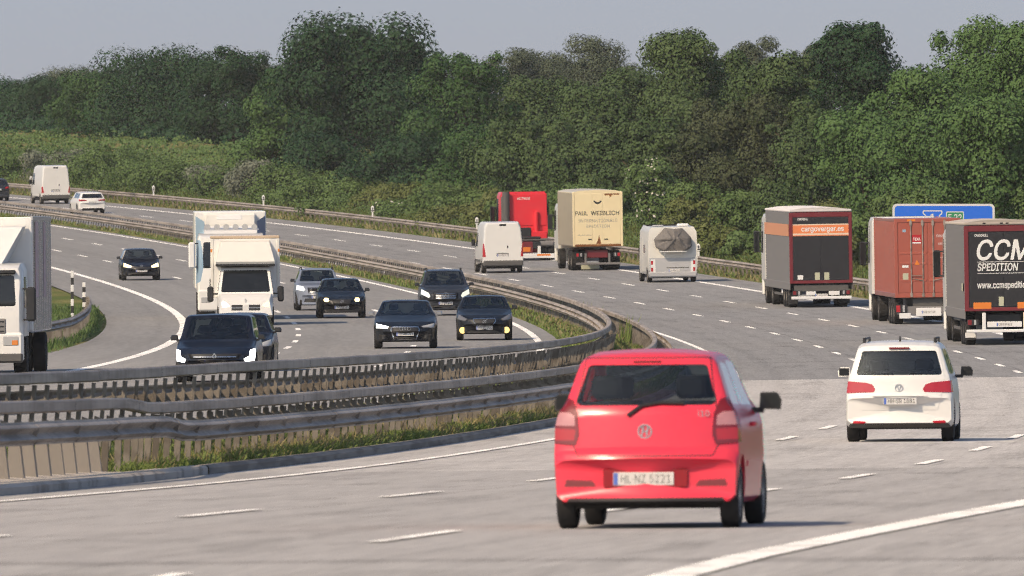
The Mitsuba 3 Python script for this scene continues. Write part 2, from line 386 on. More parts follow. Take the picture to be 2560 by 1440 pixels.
def beam(holder, name, prof, segs, u, h, side=1):
    """A beam in overlapping lengths, each a part."""
    for j, (a, b) in enumerate(segs):
        ss = np.linspace(a, b + .06, max(2, int((b - a) / 2) + 1))
        uu_, hh = (u(ss) if callable(u) else np.full(ss.shape, u)), (h(ss) if callable(h) else np.full(ss.shape, h))
        P, R, Un = path(ss, uu_)
        lift = hh + (.004 if j % 2 else 0)
        P = P + Un * lift[:, None] + R * (.003 if j % 2 else 0)
        shape(name, capped(sweep((P, R, Un), prof), len(prof)), 'galvanised', 40, parent=holder)
        if b - a < 5 and len(prof) < 10:            # bolted joint between two lengths
            c0 = prof.mean(0); pr = (prof - c0) * (1.04 if len(prof) < 10 else 1.0) + c0 + ([0, 0] if len(prof) < 10 else [.006 * side, 0])
            s2 = np.array([b - .03, b + .05]); u2, h2 = (u(s2) if callable(u) else np.full(2, u)), (h(s2) if callable(h) else np.full(2, h))
            P, R, Un = path(s2, u2); P = P + Un * h2[:, None]
            shape('joint', capped(sweep((P, R, Un), pr), len(pr)), 'joint_steel', 40, parent=holder)
def segs(a, b, n): 
    e = np.arange(a, b, n); return list(zip(e, np.minimum(e + n, b)))
def posts(holder, s, u, h0, h1, mesh, kind=None, nparts=300, mat_='galvanised_post'):
    """One part per post near the camera, the rest as one part."""
    pl = mikit.ply(mesh, mat_)
    far = []; jr = np.random.default_rng(len(s))
    for j, q in enumerate(s):
        m = frame(q + jr.normal() * .02, (u(q) if callable(u) else u) + jr.normal() * .008); a = jr.normal() * .05; m[:3, 0], m[:3, 1] = m[:3, 0] * math.cos(a) + m[:3, 1] * math.sin(a), m[:3, 1] * math.cos(a) - m[:3, 0] * math.sin(a); m = m @ np.diag([1, 1, (h1(q) if callable(h1) else h1) - h0, 1])
        m[:3, 3] += m[:3, 2] / np.linalg.norm(m[:3, 2]) * h0
        if j < nparts: shape('post', pl, mat_, to_world=m, parent=holder)
        else: far.append(tm(mesh).copy().apply_transform(m))
    if far: shape('far_posts', cat(far), mat_, parent=holder, kind='stuff')
def sigma(w=.10, d=.055):
    """C-shaped steel post of unit height."""
    t = .012
    p = [(-d / 2, -w / 2), (d / 2, -w / 2), (d / 2, -w / 2 + t), (-d / 2 + t, -w / 2 + t), (-d / 2 + t, w / 2 - t), (d / 2, w / 2 - t), (d / 2, w / 2), (-d / 2, w / 2)]
    return tm(m3.Manifold.extrude(m3.CrossSection([np.array(p)], m3.FillRule.NonZero), 1.0).rotate([0, 0, 90]))
st = lambda a, b: (lambda s: np.clip((s - a) / (b - a), 0, 1) ** 2 * (3 - 2 * np.clip((s - a) / (b - a), 0, 1)))
_b = st(167, 173.5)
# near barrier of the median, its W-beam towards the right carriageway
R1 = thing('guard_rail', 'grey steel guard rail nearest the camera, with W-beam and box beam above the grassy kerb', 'guard rail')
nu = lambda s: -2.35 + .25 * (1 - _b(s)); wu = lambda s: -1.80 + .30 * (1 - _b(s))
nh = lambda s: (.832 + .012 * st(180, 200)(s)) + .11 * (1 - _b(s)); wh = lambda s: .555 + .10 * (1 - _b(s))
NEAR_END = 780
beam(R1, 'box_beam', boxprof(.13, .148), segs(118, 440, 4.0) + segs(440, NEAR_END, 40), nu, nh)
beam(R1, 'w_beam', wprof(.27)[:, :] * [-1, 1], segs(118, 440, 4.0) + segs(440, NEAR_END, 40), wu, wh)
ps = np.arange(119, NEAR_END, 1.333)
near = ps[ps >= 165.5]; deck = ps[ps < 165.5]
posts(R1, near, nu, 0.0, .75, sigma(.082), nparts=220)
# flared posts on the bridge deck
fl = tm(hull([(x, y, z) for x, y, z in [(-.05, -.05, 1), (.05, -.05, 1), (-.05, .05, 1), (.05, .05, 1), (-.05, -.05, 0), (.15, -.05, 0), (-.05, .05, 0), (.15, .05, 0), (.05, -.05, .55), (.05, .05, .55)]]))
posts(R1, deck, lambda s: nu(s) - .02, .11, .76, fl, mat_='concrete_post')
# brackets that hold the W-beam off the posts
brm = hull([(0, -.03, .06), (0, .03, .06), (0, -.03, .17), (0, .03, .17), (.42, -.03, -.03), (.42, .03, -.03), (.42, -.03, .02), (.42, .03, .02)])
pl = mikit.ply(tm(brm), 'galvanised_post'); far = []
for j, q in enumerate(ps):
    m = frame(q, nu(q)); m[:3, 3] += m[:3, 2] * (wh(q) - .02)
    if j < 220: shape('bracket', pl, 'galvanised_post', to_world=m, parent=R1)
    else: far.append(tm(brm).copy().apply_transform(m))
shape('far_brackets', cat(far), 'galvanised_post', parent=R1, kind='stuff')
# far barrier of the median, its W-beam towards the oncoming traffic
R2 = thing('guard_rail', 'grey median guard rail along the oncoming lanes, its box beam the highest rail', 'guard rail')
FU = -3.62
fzr = lambda s: at(CV, s) * FU - (zpave(s, FU) - at(ZV, s))      # raises heights given above the right-hand plane
fh = lambda s: 1.262 + fzr(s) + .045 * st(170, 200)(s); fw = lambda s: .93 + fzr(s)
FU_ = lambda s: FU + 0.0 * s
beam(R2, 'box_beam', boxprof(.13, .155), segs(118, 460, 4.0) + segs(460, 1240, 40), FU_, fh)
beam(R2, 'w_beam', wprof(.30), segs(118, 460, 4.0) + segs(460, 1240, 40), lambda s: FU_(s) - .20, fw)
p2 = np.arange(119.6, 1100, 1.333)
posts(R2, p2, FU_, -.02, lambda s: float(fh(s)) - .08, sigma(.05, .09), nparts=255)
far = []
b2 = hull([(0, -.05, -.05), (0, .05, -.05), (0, -.05, .08), (0, .05, .06), (-.12, -.04, -.06), (-.12, .04, -.06), (-.12, -.04, .04), (-.12, .04, .04)])
for q in p2:
    m = frame(q, float(FU_(q))); m[:3, 3] += m[:3, 2] * float(fw(q)); far.append(tm(b2).copy().apply_transform(m))
shape('bracket', cat(far), 'galvanised_post', parent=R2, kind='stuff')
# outer rail of the right carriageway
R3 = thing('guard_rail', 'long brown grey guard rail on the outer verge below the bushes and trees', 'guard rail')
beam(R3, 'w_beam', wprof(.31) * [1, 1], segs(470, 700, 8) + segs(700, 1240, 45), 13.95, .60)
p3 = np.arange(471, 1200, 2.0)
posts(R3, p3, 14.05, -.05, .72, sigma(), nparts=230)
# short rail at the outer edge of the oncoming carriageway
R4 = thing('guard_rail', 'short grey guard rail curving round the grass island left of the oncoming lanes', 'guard rail')
ru = lambda s: np.interp(s, [380, 400, 425, 600], [-21.6, -20.75, -20.3, -20.3])
beam(R4, 'w_beam', wprof(.31) * [-1, 1], segs(396, 500, 4.0), ru, .58)
posts(R4, np.arange(397, 500, 2.0), lambda s: ru(s) - .12, -.05, .70, sigma())
TREELABEL = [x.split('|') for x in '''pale far tree whose top just shows above the left end of the tree line|far hazy trees behind the wood
grey green hazy tree far behind the wood, left of the feathery birch|far hazy trees behind the wood
small hazy far tree directly left of the feathery birch|far hazy trees behind the wood
tall feathery pale birch standing hazy behind the wood near the picture middle|far hazy trees behind the wood
low hazy far tree in the dip of the skyline right of the feathery birch|far hazy trees behind the wood
pale far tree top in the gap left of the tallest dark tree|far hazy trees behind the wood
pale far tree top between the olive trees and the dark round tree on the right|far hazy trees behind the wood
pale far tree top just left of the dark round tree on the right|far hazy trees behind the wood
dark green tree cut by the left picture edge|trees of the wood
low dark green tree above the white high roof van at far left|trees of the wood
flat topped mid green tree left of the first tall dark tree from the left|trees of the wood
broad dark tree with twiggy tip, first tall one from the left|trees of the wood
dark round topped tree standing left of the tallest dark tree, beside the skyline gap|trees of the wood
mid green tree filling the slope left of the tallest dark tree|trees of the wood
tallest and broadest dark green tree left of the picture middle|trees of the wood
dark tree leaning against the right shoulder of the tallest dark tree|trees of the wood
mid green broad tree right of the tallest tree, above the red truck tractor's left|trees of the wood
olive green tree directly above the red truck tractor|trees of the wood
olive green tree directly above the cream swap body truck|trees of the wood
olive green tree above the gap between cream truck and caravan|trees of the wood
tall olive tree with loose twiggy top above the caravan|trees of the wood
olive tree with thin top between the tall twiggy olive tree and the dark round tree|trees of the wood
narrow olive tree touching the left flank of the dark round tree|trees of the wood
dark round crowned tree standing out against the sky above the orange striped truck|trees of the wood
light green tree in the skyline dip above the left half of the blue sign|trees of the wood
tall light green tree with feathery top at the right, behind the blue sign|trees of the wood
light green tree cut by the right picture edge at skyline height|trees of the wood
light yellow green tree with bright leaves at the left foot of the tallest dark tree|lower trees in front of the wood
mid green lower tree just left of the red truck tractor|lower trees in front of the wood
olive lower tree rising from the bank behind the red truck tractor|lower trees in front of the wood
olive lower tree rising from the bank behind the cream truck|lower trees in front of the wood
olive lower tree behind the white flowering bush|lower trees in front of the wood
brownish thin leaved tree, left one of the two with reddish twigs|lower trees in front of the wood
brownish thin leaved tree, right one of the two, left of the orange striped truck|lower trees in front of the wood
olive lower tree directly behind the orange striped truck|lower trees in front of the wood
light green lower tree left of the blue sign|lower trees in front of the wood
light green lower tree right behind the blue sign|lower trees in front of the wood
light green lower tree at the right edge behind the black lettered truck|lower trees in front of the wood
dark tree at the left foot of the tallest tree, reaching down to the rail|lower trees in front of the wood
dark tree at the right foot of the tallest tree|lower trees in front of the wood
low dark tree directly below the tallest tree|lower trees in front of the wood
dark tree partly seen through the gaps of the tallest tree|trees of the wood'''.split('\n')]
BUSHLABEL = [(x, 'bushes on the bank') for x in '''green bush cut by the left picture edge on the bank
green bush behind the white van at far left
silvery green bush just right of the white van at far left
wide green bush above the small white car
green bush on the upper bank right of the small white car
green bush under the first tall dark tree
small silver leaved bush sticking up on the bank left of the white refrigerated truck
green bush on the bank above the white refrigerated truck
silver leaved bush on the bank above the square white box van
green bush on the bank right of the square white box van
low green bush at the left foot of the tallest dark tree
low green bush in the shade of the tallest dark tree
pale yellow green bush right of the shaded foot of the tallest dark tree
pale yellow green bush left of the middle of the long outer rail
green bush midway between the tallest tree and the red truck tractor
green bush left of the white panel van beside the red truck tractor
small yellow green bush touching the left side of the red truck tractor
green bush hidden behind the red truck tractor
green bush behind the cream truck
green bush right of the cream truck
tall bush with white blossom above the caravan
green bush right of the white blossoming bush
yellow green bush behind the caravan roof
yellow green bush beside the delineator right of the caravan
green bush left of the orange striped truck
green bush behind the left edge of the orange striped truck
yellow green bush behind the orange striped truck
green bush in the gap between orange striped truck and blue sign
green bush behind the left half of the blue sign
green bush behind the right half of the blue sign
green bush behind the black lettered truck at the right edge
low green bush at the rail above the silver off road car
low green bush at the rail left of the middle delineator
low bush with white blossom at the rail right of the middle delineator
low yellow green bush at the rail left of the white panel van
low yellow green bush at the rail right of the caravan
low green bush at the rail left of the orange striped truck's mirror
low yellow green bush between orange striped truck and container truck'''.split('\n')]
# ---------------------------------------------------------------- trees, bushes, grass
def leaves(blobs, n, size, rng, inner=.25, shade=(0, 0, .3)):
    """n leaf clumps, each a folded quad, spread through a crown of ellipsoid blobs (cx, cy, cz, rx, ry, rz)."""
    b = np.array(blobs, float)
    area = (b[:, 3] * b[:, 4] + b[:, 4] * b[:, 5] + b[:, 3] * b[:, 5])
    k = rng.choice(len(b), n, p=area / area.sum())
    d = rng.normal(size=(n, 3)); d /= np.linalg.norm(d, axis=1, keepdims=True)
    deep = rng.random(n) < inner
    r = np.where(deep, .35 + .45 * rng.random(n), 1.02 - .28 * rng.random(n) ** 2 + .05 * rng.normal(size=n))
    c = b[k, :3] + d * b[k, 3:] * r[:, None]
    nn = d * 1.15 + rng.normal(size=(n, 3)) * .42 + np.array(shade); nn /= np.linalg.norm(nn, axis=1, keepdims=True)
    a = np.cross(nn, rng.normal(size=(n, 3))); a /= np.linalg.norm(a, axis=1, keepdims=True)
    e = np.cross(nn, a)
    s = size * (.6 + .8 * rng.random(n)) * np.where(deep, 1.5, 1)
    a, e = a * s[:, None], e * (s * .62)[:, None]
    v = np.stack([c - a, c + e + nn * (s * .12)[:, None], c + a, c - e + nn * (s * .12)[:, None]], 1).reshape(-1, 3)
    f = (np.arange(n) * 4)[:, None] + np.array([0, 1, 2, 3])
    return v, f
def crown_blobs(w, h, rng, lumps=22, low=.12, spread=1.0):
    """Lumpy crown of width w and height h standing on z = 0."""
    out = [(0, 0, h * .46, w * .32, w * .32, h * .36), (w * .06, 0, h * .66, w * .26, w * .26, h * .24), (rng.uniform(-.05, .05) * w, 0, h * .70, w * .34, w * .34, h * .20)]
    for i in range(lumps):
        t = low + (.95 - low) * rng.random() ** .75 if i > 2 else .86 + .03 * i
        env = math.sin(math.pi * (t * .68 + .22)) ** .5
        a = rng.uniform(0, 2 * math.pi); rr = w * .5 * env * (rng.uniform(.62, .92) if i > 2 else rng.uniform(.1, .4)) * spread
        q = w * rng.choice([.10, .16, .22, .28], p=[.28, .30, .26, .16]) * (1.12 - .42 * t)
        z = min(h - q * .75, max(q * .6, t * h))
        out.append((rr * math.cos(a), rr * math.sin(a), z, q * rng.uniform(.9, 1.3), q * rng.uniform(.9, 1.3), q * rng.uniform(.75, 1.05)))
    return out
def trunk_mesh(h, w, blobs, rng, r):
    parts = []
    p = np.array([0, 0, -.4]); n = 5
    for i in range(n):
        q = np.array([rng.normal() * .12, rng.normal() * .12, h * .72 * (i + 1) / n])
        parts.append(bar(p, q, r * (1 - .75 * i / n), 8, r * (1 - .75 * (i + 1) / n))); p = q
    for b in blobs[3:12]:
        s = np.array([0, 0, min(h * .6, max(h * .18, b[2] - .25 * h))]); parts.append(bar(s, np.array(b[:3]), r * .35, 5, r * .08))
    return cat(parts)
TREES = [(1264,95,5.4,8.9,'f'),(1050,75,7.8,6.1,'f'),(1056,80,7.3,5.5,'f'),(1006,70,8.9,5.2,'b'),(1054,85,6.4,3.9,'f'),(1206,95,5.9,5.9,'f'),(954,70,8.5,3.8,'f'),(936,70,8.3,3.7,'f'),(1099,42,5.5,8.6,'d'),(1086,43.5,5.7,7.2,'d'),(1030,36,6.5,6.8,'m'),(1018,38.5,8.4,8.3,'d'),(976,36,8.4,5.9,'d'),(972,39.5,6.9,5.0,'m'),(882,27,10.6,8.8,'d'),(888,31.5,9.2,5.6,'d'),(825,25,8.9,6.2,'m'),(838,31.5,6.5,5.8,'o'),(783,26,6.8,5.4,'o'),(792,30.5,7.3,5.5,'o'),(746,26,10.2,5.2,'o'),(762,31.5,9.0,5.3,'o'),(706,26,9.1,4.1,'o'),(716,31.5,10.2,5.9,'e'),(638,24,8.4,4.4,'l'),(658,29.5,10.5,6.6,'l'),(582,23,10.4,4.6,'l'),(897,24,5.7,4.6,'l'),(796,21,5.1,5.5,'m'),(772,21,5.6,5.1,'o'),(743,20.5,5.5,4.9,'o'),(720,20.5,6.1,4.3,'o'),(700,21,7.3,4.0,'r'),(678,21,7.6,3.9,'r'),(654,20.5,7.0,4.5,'o'),(624,20,7.4,4.5,'l'),(610,21.5,6.8,4.4,'l'),(568,20,7.8,4.5,'l'),(860,21,3.9,4.9,'d'),(821,21,4.2,5.5,'d'),(831,20,2.7,3.8,'d'),(996,48,7.0,7.8,'d')]
TLOOK = {'d': 'leaf_dark', 'm': 'leaf_mid', 'l': 'leaf_light', 'o': 'leaf_olive', 'r': 'leaf_brown', 'e': 'leaf_dark', 'f': 'leaf_hazed', 'b': 'leaf_hazed'}

rng = np.random.default_rng(11)
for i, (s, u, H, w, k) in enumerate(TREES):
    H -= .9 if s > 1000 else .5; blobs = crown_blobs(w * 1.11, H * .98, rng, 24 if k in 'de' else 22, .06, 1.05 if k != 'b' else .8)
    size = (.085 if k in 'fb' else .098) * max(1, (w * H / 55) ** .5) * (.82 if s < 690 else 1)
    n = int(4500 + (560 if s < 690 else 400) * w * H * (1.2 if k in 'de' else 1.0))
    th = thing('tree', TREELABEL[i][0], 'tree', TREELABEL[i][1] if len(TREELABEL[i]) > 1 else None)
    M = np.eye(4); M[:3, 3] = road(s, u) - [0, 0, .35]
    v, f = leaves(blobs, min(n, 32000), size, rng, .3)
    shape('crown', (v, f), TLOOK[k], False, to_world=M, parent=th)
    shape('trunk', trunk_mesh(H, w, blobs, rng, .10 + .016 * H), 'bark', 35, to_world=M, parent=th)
BUSHES = [(973,17,2.7,5.9,'g'),(964,18,2.4,5.2,'g'),(946,17.5,2.8,4.8,'w'),(932,18,2.9,5.3,'g'),(911,17,2.7,4.7,'g'),(894,17,2.6,4.6,'g'),(877,16.5,2.7,2.4,'w'),(877,18,2.2,4.0,'g'),(865,18,2.7,2.9,'w'),(850,17.5,2.7,3.8,'g'),(836,17.5,1.9,3.3,'g'),(823,17.5,2.1,3.0,'g'),(813,18,1.7,2.9,'y'),(796,17.5,2.1,2.9,'y'),(789,18,2.2,2.9,'g'),(773,17.5,2.0,2.8,'g'),(758,17,2.5,2.1,'y'),(750,18,2.4,3.4,'g'),(731,18,2.8,3.3,'g'),(714,18,2.8,2.6,'g'),(692,17.5,4.9,3.1,'w'),(683,18,3.5,2.5,'g'),(679,17,3.3,1.8,'y'),(665,17.5,2.9,2.6,'y'),(655,18,3.3,2.8,'g'),(639,18,2.9,2.7,'g'),(619,17.5,3.3,2.4,'y'),(602,17.5,2.8,2.4,'g'),(600,19,3.4,2.7,'g'),(580,19,3.8,2.8,'g'),(566,22.5,3.6,2.8,'g'),(843,16,1.7,2.8,'g'),(819,16,1.7,3.0,'g'),(792,16,1.6,2.6,'w'),(769,16,1.7,2.8,'y'),(653,16,2.2,2.0,'y'),(641,16,2.0,1.7,'g'),(594,16,2.4,1.8,'y')]
BLOOK = {'g': 'leaf_bush', 'y': 'leaf_yellow', 'w': 'leaf_bush', 'b': 'leaf_brown'}
for i, (s, u, H, w, k) in enumerate(BUSHES):
    th = thing('bush', BUSHLABEL[i][0], 'bush', BUSHLABEL[i][1] if len(BUSHLABEL[i]) > 1 else None)
    M = np.eye(4); M[:3, 3] = road(s, u) - [0, 0, .25]
    blobs = crown_blobs(w * 1.25, H * .92, rng, 16, .03, 1.1)
    silver = i in (2, 6, 8)
    v, f = leaves(blobs, int(2600 + 560 * w * H), .08, rng, .2, (0, 0, .45))
    shape('foliage', (v, f), 'leaf_silver' if silver else BLOOK[k], False, to_world=M, parent=th)
    if k == 'w' and not silver:
        b2 = [b for b in blobs if b[2] > H * .35]
        v, f = leaves(b2, int(18 * w * H), .085, rng, 0, (0, -.3, .6))
        shape('blossom', (v, f), 'blossom', False, to_world=M, parent=th)
    st_ = [bar((0, 0, -.1), np.array(b[:3]), .035, 5, .012) for b in blobs[1:7]]
    shape('stem', cat(st_), 'bark', parent=th, to_world=M)
# undergrowth that closes the bank between bushes, and grasses of the verges and the median
def blades(n, fs, fu, h, w, rng, lean=.35, zf=None):
    s = fs(n); u = fu(n)
    P = road(s, u); P[:, 2] += ground_h(s, u) - .03
    a = rng.uniform(0, 2 * math.pi, n); L = h * rng.uniform(.5, 1.3, n)
    side = np.stack([np.cos(a), np.sin(a), 0 * a], 1) * (w * rng.uniform(.6, 1.3, n))[:, None]
    top = P + np.stack([rng.normal(size=n) * lean * L, rng.normal(size=n) * lean * L, L], 1)
    mid = P * .45 + top * .55 + side * .6 + [0, 0, .03]
    v = np.stack([P - side * .5, P + side * .5, mid, top], 1).reshape(-1, 3)
    f = ((np.arange(n) * 4)[:, None, None] + np.array([[0, 1, 2], [0, 2, 3]])).reshape(-1, 3)
    return v, f
r2 = np.random.default_rng(5)
uni = lambda a, b: (lambda n: r2.uniform(a, b, n))
def clump(a, b, sc, seed, thr=.42):
    """Positions along s that gather in tufts."""
    def fn(n):
        q = r2.uniform(a, b, n * 3); w = meshkit.noise(np.stack([q * sc, q * 0, q * 0], -1), seed)
        q = q[w > thr][:n]
        return np.concatenate([q, r2.uniform(a, b, n - len(q))])
    return fn
def grass(name, label, sets, m='grass_blade'):
    vs, fs, o = [], [], 0
    for v, f in sets: vs.append(v); fs.append(f + o); o += len(v)
    shape(name, (np.vstack(vs), np.vstack(fs)), m, label=label, kind='stuff', category='grass')
grass('median_grass', 'fresh green grass growing under the guard rails of the median', [
    blades(15000, clump(166.5, 300, .35, 3, .5), uni(-2.6, -1.76), .16, .016, r2, .5), blades(16000, uni(166.5, 460), uni(-4.9, -1.8), .17, .03, r2, .5),
    blades(9000, clump(300, 480, .25, 4), uni(-2.4, -1.75), .22, .035, r2, .5), blades(9000, uni(380, 1000), uni(-4.95, -3.9), .20, .06, r2)])
grass('median_dry_grass', 'dry yellowish stalks among the median grass', [blades(3000, clump(168, 330, .3, 8), uni(-2.4, -1.76), .24, .012, r2, .4), blades(2600, uni(168, 470), uni(-4.6, -1.8), .30, .014, r2), blades(2500, uni(400, 1000), uni(-4.9, -4.0), .22, .07, r2)], 'dry_grass')
grass('median_weed', 'tall green weeds rising above the median rail near the bend', [blades(70, uni(428, 433), uni(-2.7, -2.3), .85, .035, r2, .15), blades(160, uni(470, 492), uni(-3.4, -2.2), .8, .05, r2, .2)])
grass('verge_grass', 'long grass on the outer verge around the rail posts', [blades(30000, uni(480, 1150), uni(13.5, 16.5), .30, .05, r2, .5), blades(16000, uni(480, 900), uni(14.4, 16.5), .5, .05, r2, .5)])
grass('verge_dry_grass', 'straw coloured grass at the road edge below the outer rail', [blades(8000, uni(480, 1150), uni(13.45, 15.0), .30, .09, r2)], 'dry_grass')
def cover(n, s0, s1, u0, u1, h, size, rng):
    """Leafy ground cover in hummocks."""
    s, u = rng.uniform(s0, s1, n), rng.uniform(u0, u1, n)
    hum = h * (.25 + 1.3 * np.clip(meshkit.fbm(np.stack([s * .45, u * .55, 0 * s], -1), 3, 2) - .25, 0, 1))
    P = road(s, u); P[:, 2] += ground_h(s, u) + hum * (1 - .55 * rng.random(n) ** 2)
    nn = rng.normal(size=(n, 3)) * .6 + [0, -.35, .7]; nn /= np.linalg.norm(nn, axis=1, keepdims=True)
    a = np.cross(nn, rng.normal(size=(n, 3))); a /= np.linalg.norm(a, axis=1, keepdims=True); e = np.cross(nn, a)
    k = (size * rng.uniform(.6, 1.4, n))[:, None]; a, e = a * k, e * k * .6
    return np.stack([P - a, P + e, P + a, P - e], 1).reshape(-1, 3), (np.arange(n) * 4)[:, None] + np.array([0, 1, 2, 3])
grass('bank_undergrowth', 'dense green undergrowth covering the bank below the trees', [cover(90000, 470, 1180, 15.4, 22, 1.0, .09, r2), cover(26000, 830, 1300, 21, 31, .7, .13, r2)], 'leaf_bush')
grass('bank_grass', 'tall pale green grass growing through the bushes of the bank', [blades(34000, uni(480, 1180), uni(14.8, 21), .75, .045, r2, .35)], 'leaf_yellow')
grass('wood_undergrowth', 'dark undergrowth under and between the trees of the wood', [cover(30000, 560, 800, 21.5, 40, 1.3, .15, r2), cover(36000, 800, 1300, 33, 56, 1.6, .19, r2)], 'leaf_dark')  # the dark leaf tone carries the shade under the trees
grass('island_grass', 'yellowish green grass on the island left of the oncoming lanes', [blades(9000, uni(388, 520), lambda n: np.interp(0, [0], [0]) + r2.uniform(-24, -19.9, n), .22, .035, r2)], 'leaf_bush')
# ---------------------------------------------------------------- vehicles
def pmat(s, u, back=False, yref=0.0, turn=0.0):
    m = frame(s, u, back); 
    if turn:
        c, q = math.cos(turn), math.sin(turn); m = m @ np.array([[c, -q, 0, 0], [q, c, 0, 0], [0, 0, 1, 0], [0, 0, 0, 1.]])
    return m @ np.array([[1, 0, 0, 0], [0, 1, 0, -yref], [0, 0, 1, 0], [0, 0, 0, 1.]])
def loft(sp, d=0.0, floor=None, y0=None, y1=None):
    """Car body as a loft along y (0 = rear, L = front). d shrinks it for the cabin hollow."""
    L = sp['L']
    tk, bk, pk = (np.array(sp[k], float) for k in ('top', 'bot', 'plan'))
    ys = np.unique(np.concatenate([np.linspace(0, L, 44), np.linspace(0, .5, 12), np.linspace(L - .5, L, 12), tk[:, 0]]))
    ys = ys[np.concatenate([[True], np.diff(ys) > .006])]
    if y0 is not None: ys = np.concatenate([[y0], ys[(ys > y0 + .02) & (ys < y1 - .02)], [y1]])
    H = tk[:, 1].max()
    gz = np.array(sp['gz'], float)
    V = []
    for y in ys:
        zt, zb, hw = np.interp(y, tk[:, 0], tk[:, 1]) - d, np.interp(y, bk[:, 0], bk[:, 1]), np.interp(y, pk[:, 0], pk[:, 1])
        if floor is not None: zb = floor; zt = max(zt, zb + .05)
        g = lambda z: hw * np.interp(z, gz[:, 0], gz[:, 1]) - d
        rt = min(sp.get('rt', .10) * (1 if zt > sp['belt'] + .15 else .7), (zt - zb) * .45)
        zs = np.linspace(zb + .05, zt - rt, 14)
        pts = [(0, zb), (g(zb) * .6, zb), (g(zb) - .05, zb)] + [(g(z), z) for z in zs]
        xe = g(zt - rt)
        for a in (22, 45, 68, 90):
            a = math.radians(a); pts.append((xe - rt * 1.3 * (1 - math.cos(a)), zt - rt + rt * math.sin(a) * .82))
        x1, z1 = pts[-1]
        for t in (.75, .5, .25, 0): pts.append((x1 * t, zt - (zt - z1) * t * t))
        pts = np.array(pts)
        ring = np.vstack([pts, pts[-2:0:-1] * [-1, 1]])
        yy = np.full(len(ring), y)
        q = np.clip(np.abs(ring[:, 0]) / max(hw, .1), 0, 1) ** 2.2
        yy = yy + q * (sp.get('bow_r', .16) * max(0, 1 - y / .9) - sp.get('bow_f', .22) * max(0, 1 - (L - y) / 1.1))
        V.append(np.c_[ring[:, 0], yy, ring[:, 1]])
    V = np.array(V); n, k = V.shape[:2]
    i = (np.arange(n - 1)[:, None] * k + np.arange(k)[None]).ravel(); j = (np.arange(n - 1)[:, None] * k + ((np.arange(k) + 1) % k)[None]).ravel()
    f = np.stack([i, i + k, j + k, j], 1)
    f = np.vstack([f[:, [0, 1, 2]], f[:, [0, 2, 3]]])
    v = np.vstack([V.reshape(-1, 3), V[0].mean(0), V[-1].mean(0)])
    a = np.arange(k); b = (a + 1) % k
    f = np.vstack([f, np.c_[a, b, 0 * a + n * k], np.c_[(n - 1) * k + b, (n - 1) * k + a, 0 * a + n * k + 1]])
    m = man((v, f))
    if m.volume() < 0: m = man((v, f[:, ::-1]))
    return m
def mirror_poly(p): return [(-x, z) for x, z in p][::-1]
def solid_ccw(p):
    p = np.asarray(p, float)
    return p if Polygon(p).exterior.is_ccw else p[::-1]
def rnd(p, r=.03):
    """Polygon with rounded corners."""
    q = Polygon(p).buffer(-r).buffer(r, quad_segs=3)
    if q.is_empty or q.geom_type != 'Polygon': q = Polygon(p)
    return solid_ccw(np.array(q.exterior.coords)[:-1])
def sheet_of(m, body, eps=.004):
    """Outer sheet of a chunk: the faces that lie on the body surface."""
    t = tm(m); b = tm(body)
    tree = _ktree(body)
    c = t.triangles_center
    import scipy.spatial
    d, i = tree.query(c, k=10)
    tri = b.triangles[i]; nn = b.face_normals[i]
    pd = np.abs(((c[:, None] - tri[:, :, 0]) * nn).sum(-1))
    al = (nn * t.face_normals[:, None]).sum(-1)
    on = ((pd < eps) & (al > .97)).any(1)
    t = trimesh.Trimesh(t.vertices, t.faces[on], process=False); t.remove_unreferenced_vertices()
    return t
_trees = {}
def _ktree(body):
    from scipy.spatial import cKDTree
    if id(body) not in _trees: _trees[id(body)] = (cKDTree(tm(body).triangles_center), body)
    return _trees[id(body)][0]
def patch(body, poly, side, out, L, depth=.9, thick=None):
    """Piece of the body skin inside the outline, raised by out: side 'r' rear, 'f' front, 'l'/'o' flanks (left, other)."""
    p = rnd(poly, .008)
    if side == 'r': return prism(p, -.4, depth, 'y') ^ body.translate([0, -out, 0])
    if side == 'f': return prism(p, L - depth, L + .4, 'y') ^ body.translate([0, out, 0])
    if side == 'l': return prism(p, -1.6, -.3, 'x') ^ body.translate([-out, 0, 0])
    return prism(p, .3, 1.6, 'x') ^ body.translate([out, 0, 0])
def tyre_rim(r, w, rimr=.66, spokes=5):
    pr = np.array([(r * rimr, -w / 2 + .01), (r * .86, -w / 2), (r * .96, -w / 2 + .012), (r, -w / 2 + .04), (r, w / 2 - .04), (r * .96, w / 2 - .012), (r * .86, w / 2), (r * rimr, w / 2 - .01), (r * rimr, -w / 2 + .01)])
    ty = trimesh.creation.revolve(pr, sections=28)
    ty.apply_transform(trimesh.geometry.align_vectors([0, 0, 1], [1, 0, 0]))
    R = r * (rimr + .01)
    ri = [tm(cyl(R, -w * .30, w * .12)), tm(cyl(r * .16, -w * .1, w * .36, n=12))]
    for k in range(spokes):
        b = box(w * .12, w * .34, r * .1, R, -.035, .035, .008); b.apply_transform(trimesh.transformations.rotation_matrix(2 * math.pi * k / spokes, [1, 0, 0])); ri.append(b)
    ring = trimesh.creation.revolve(np.array([(R, -.01), (R, w * .42), (R * .93, w * .42), (R * .93, -.01), (R, -.01)]), sections=28)
    ring.apply_transform(trimesh.geometry.align_vectors([0, 0, 1], [1, 0, 0])); ri.append(ring)
    return ty, cat(ri)
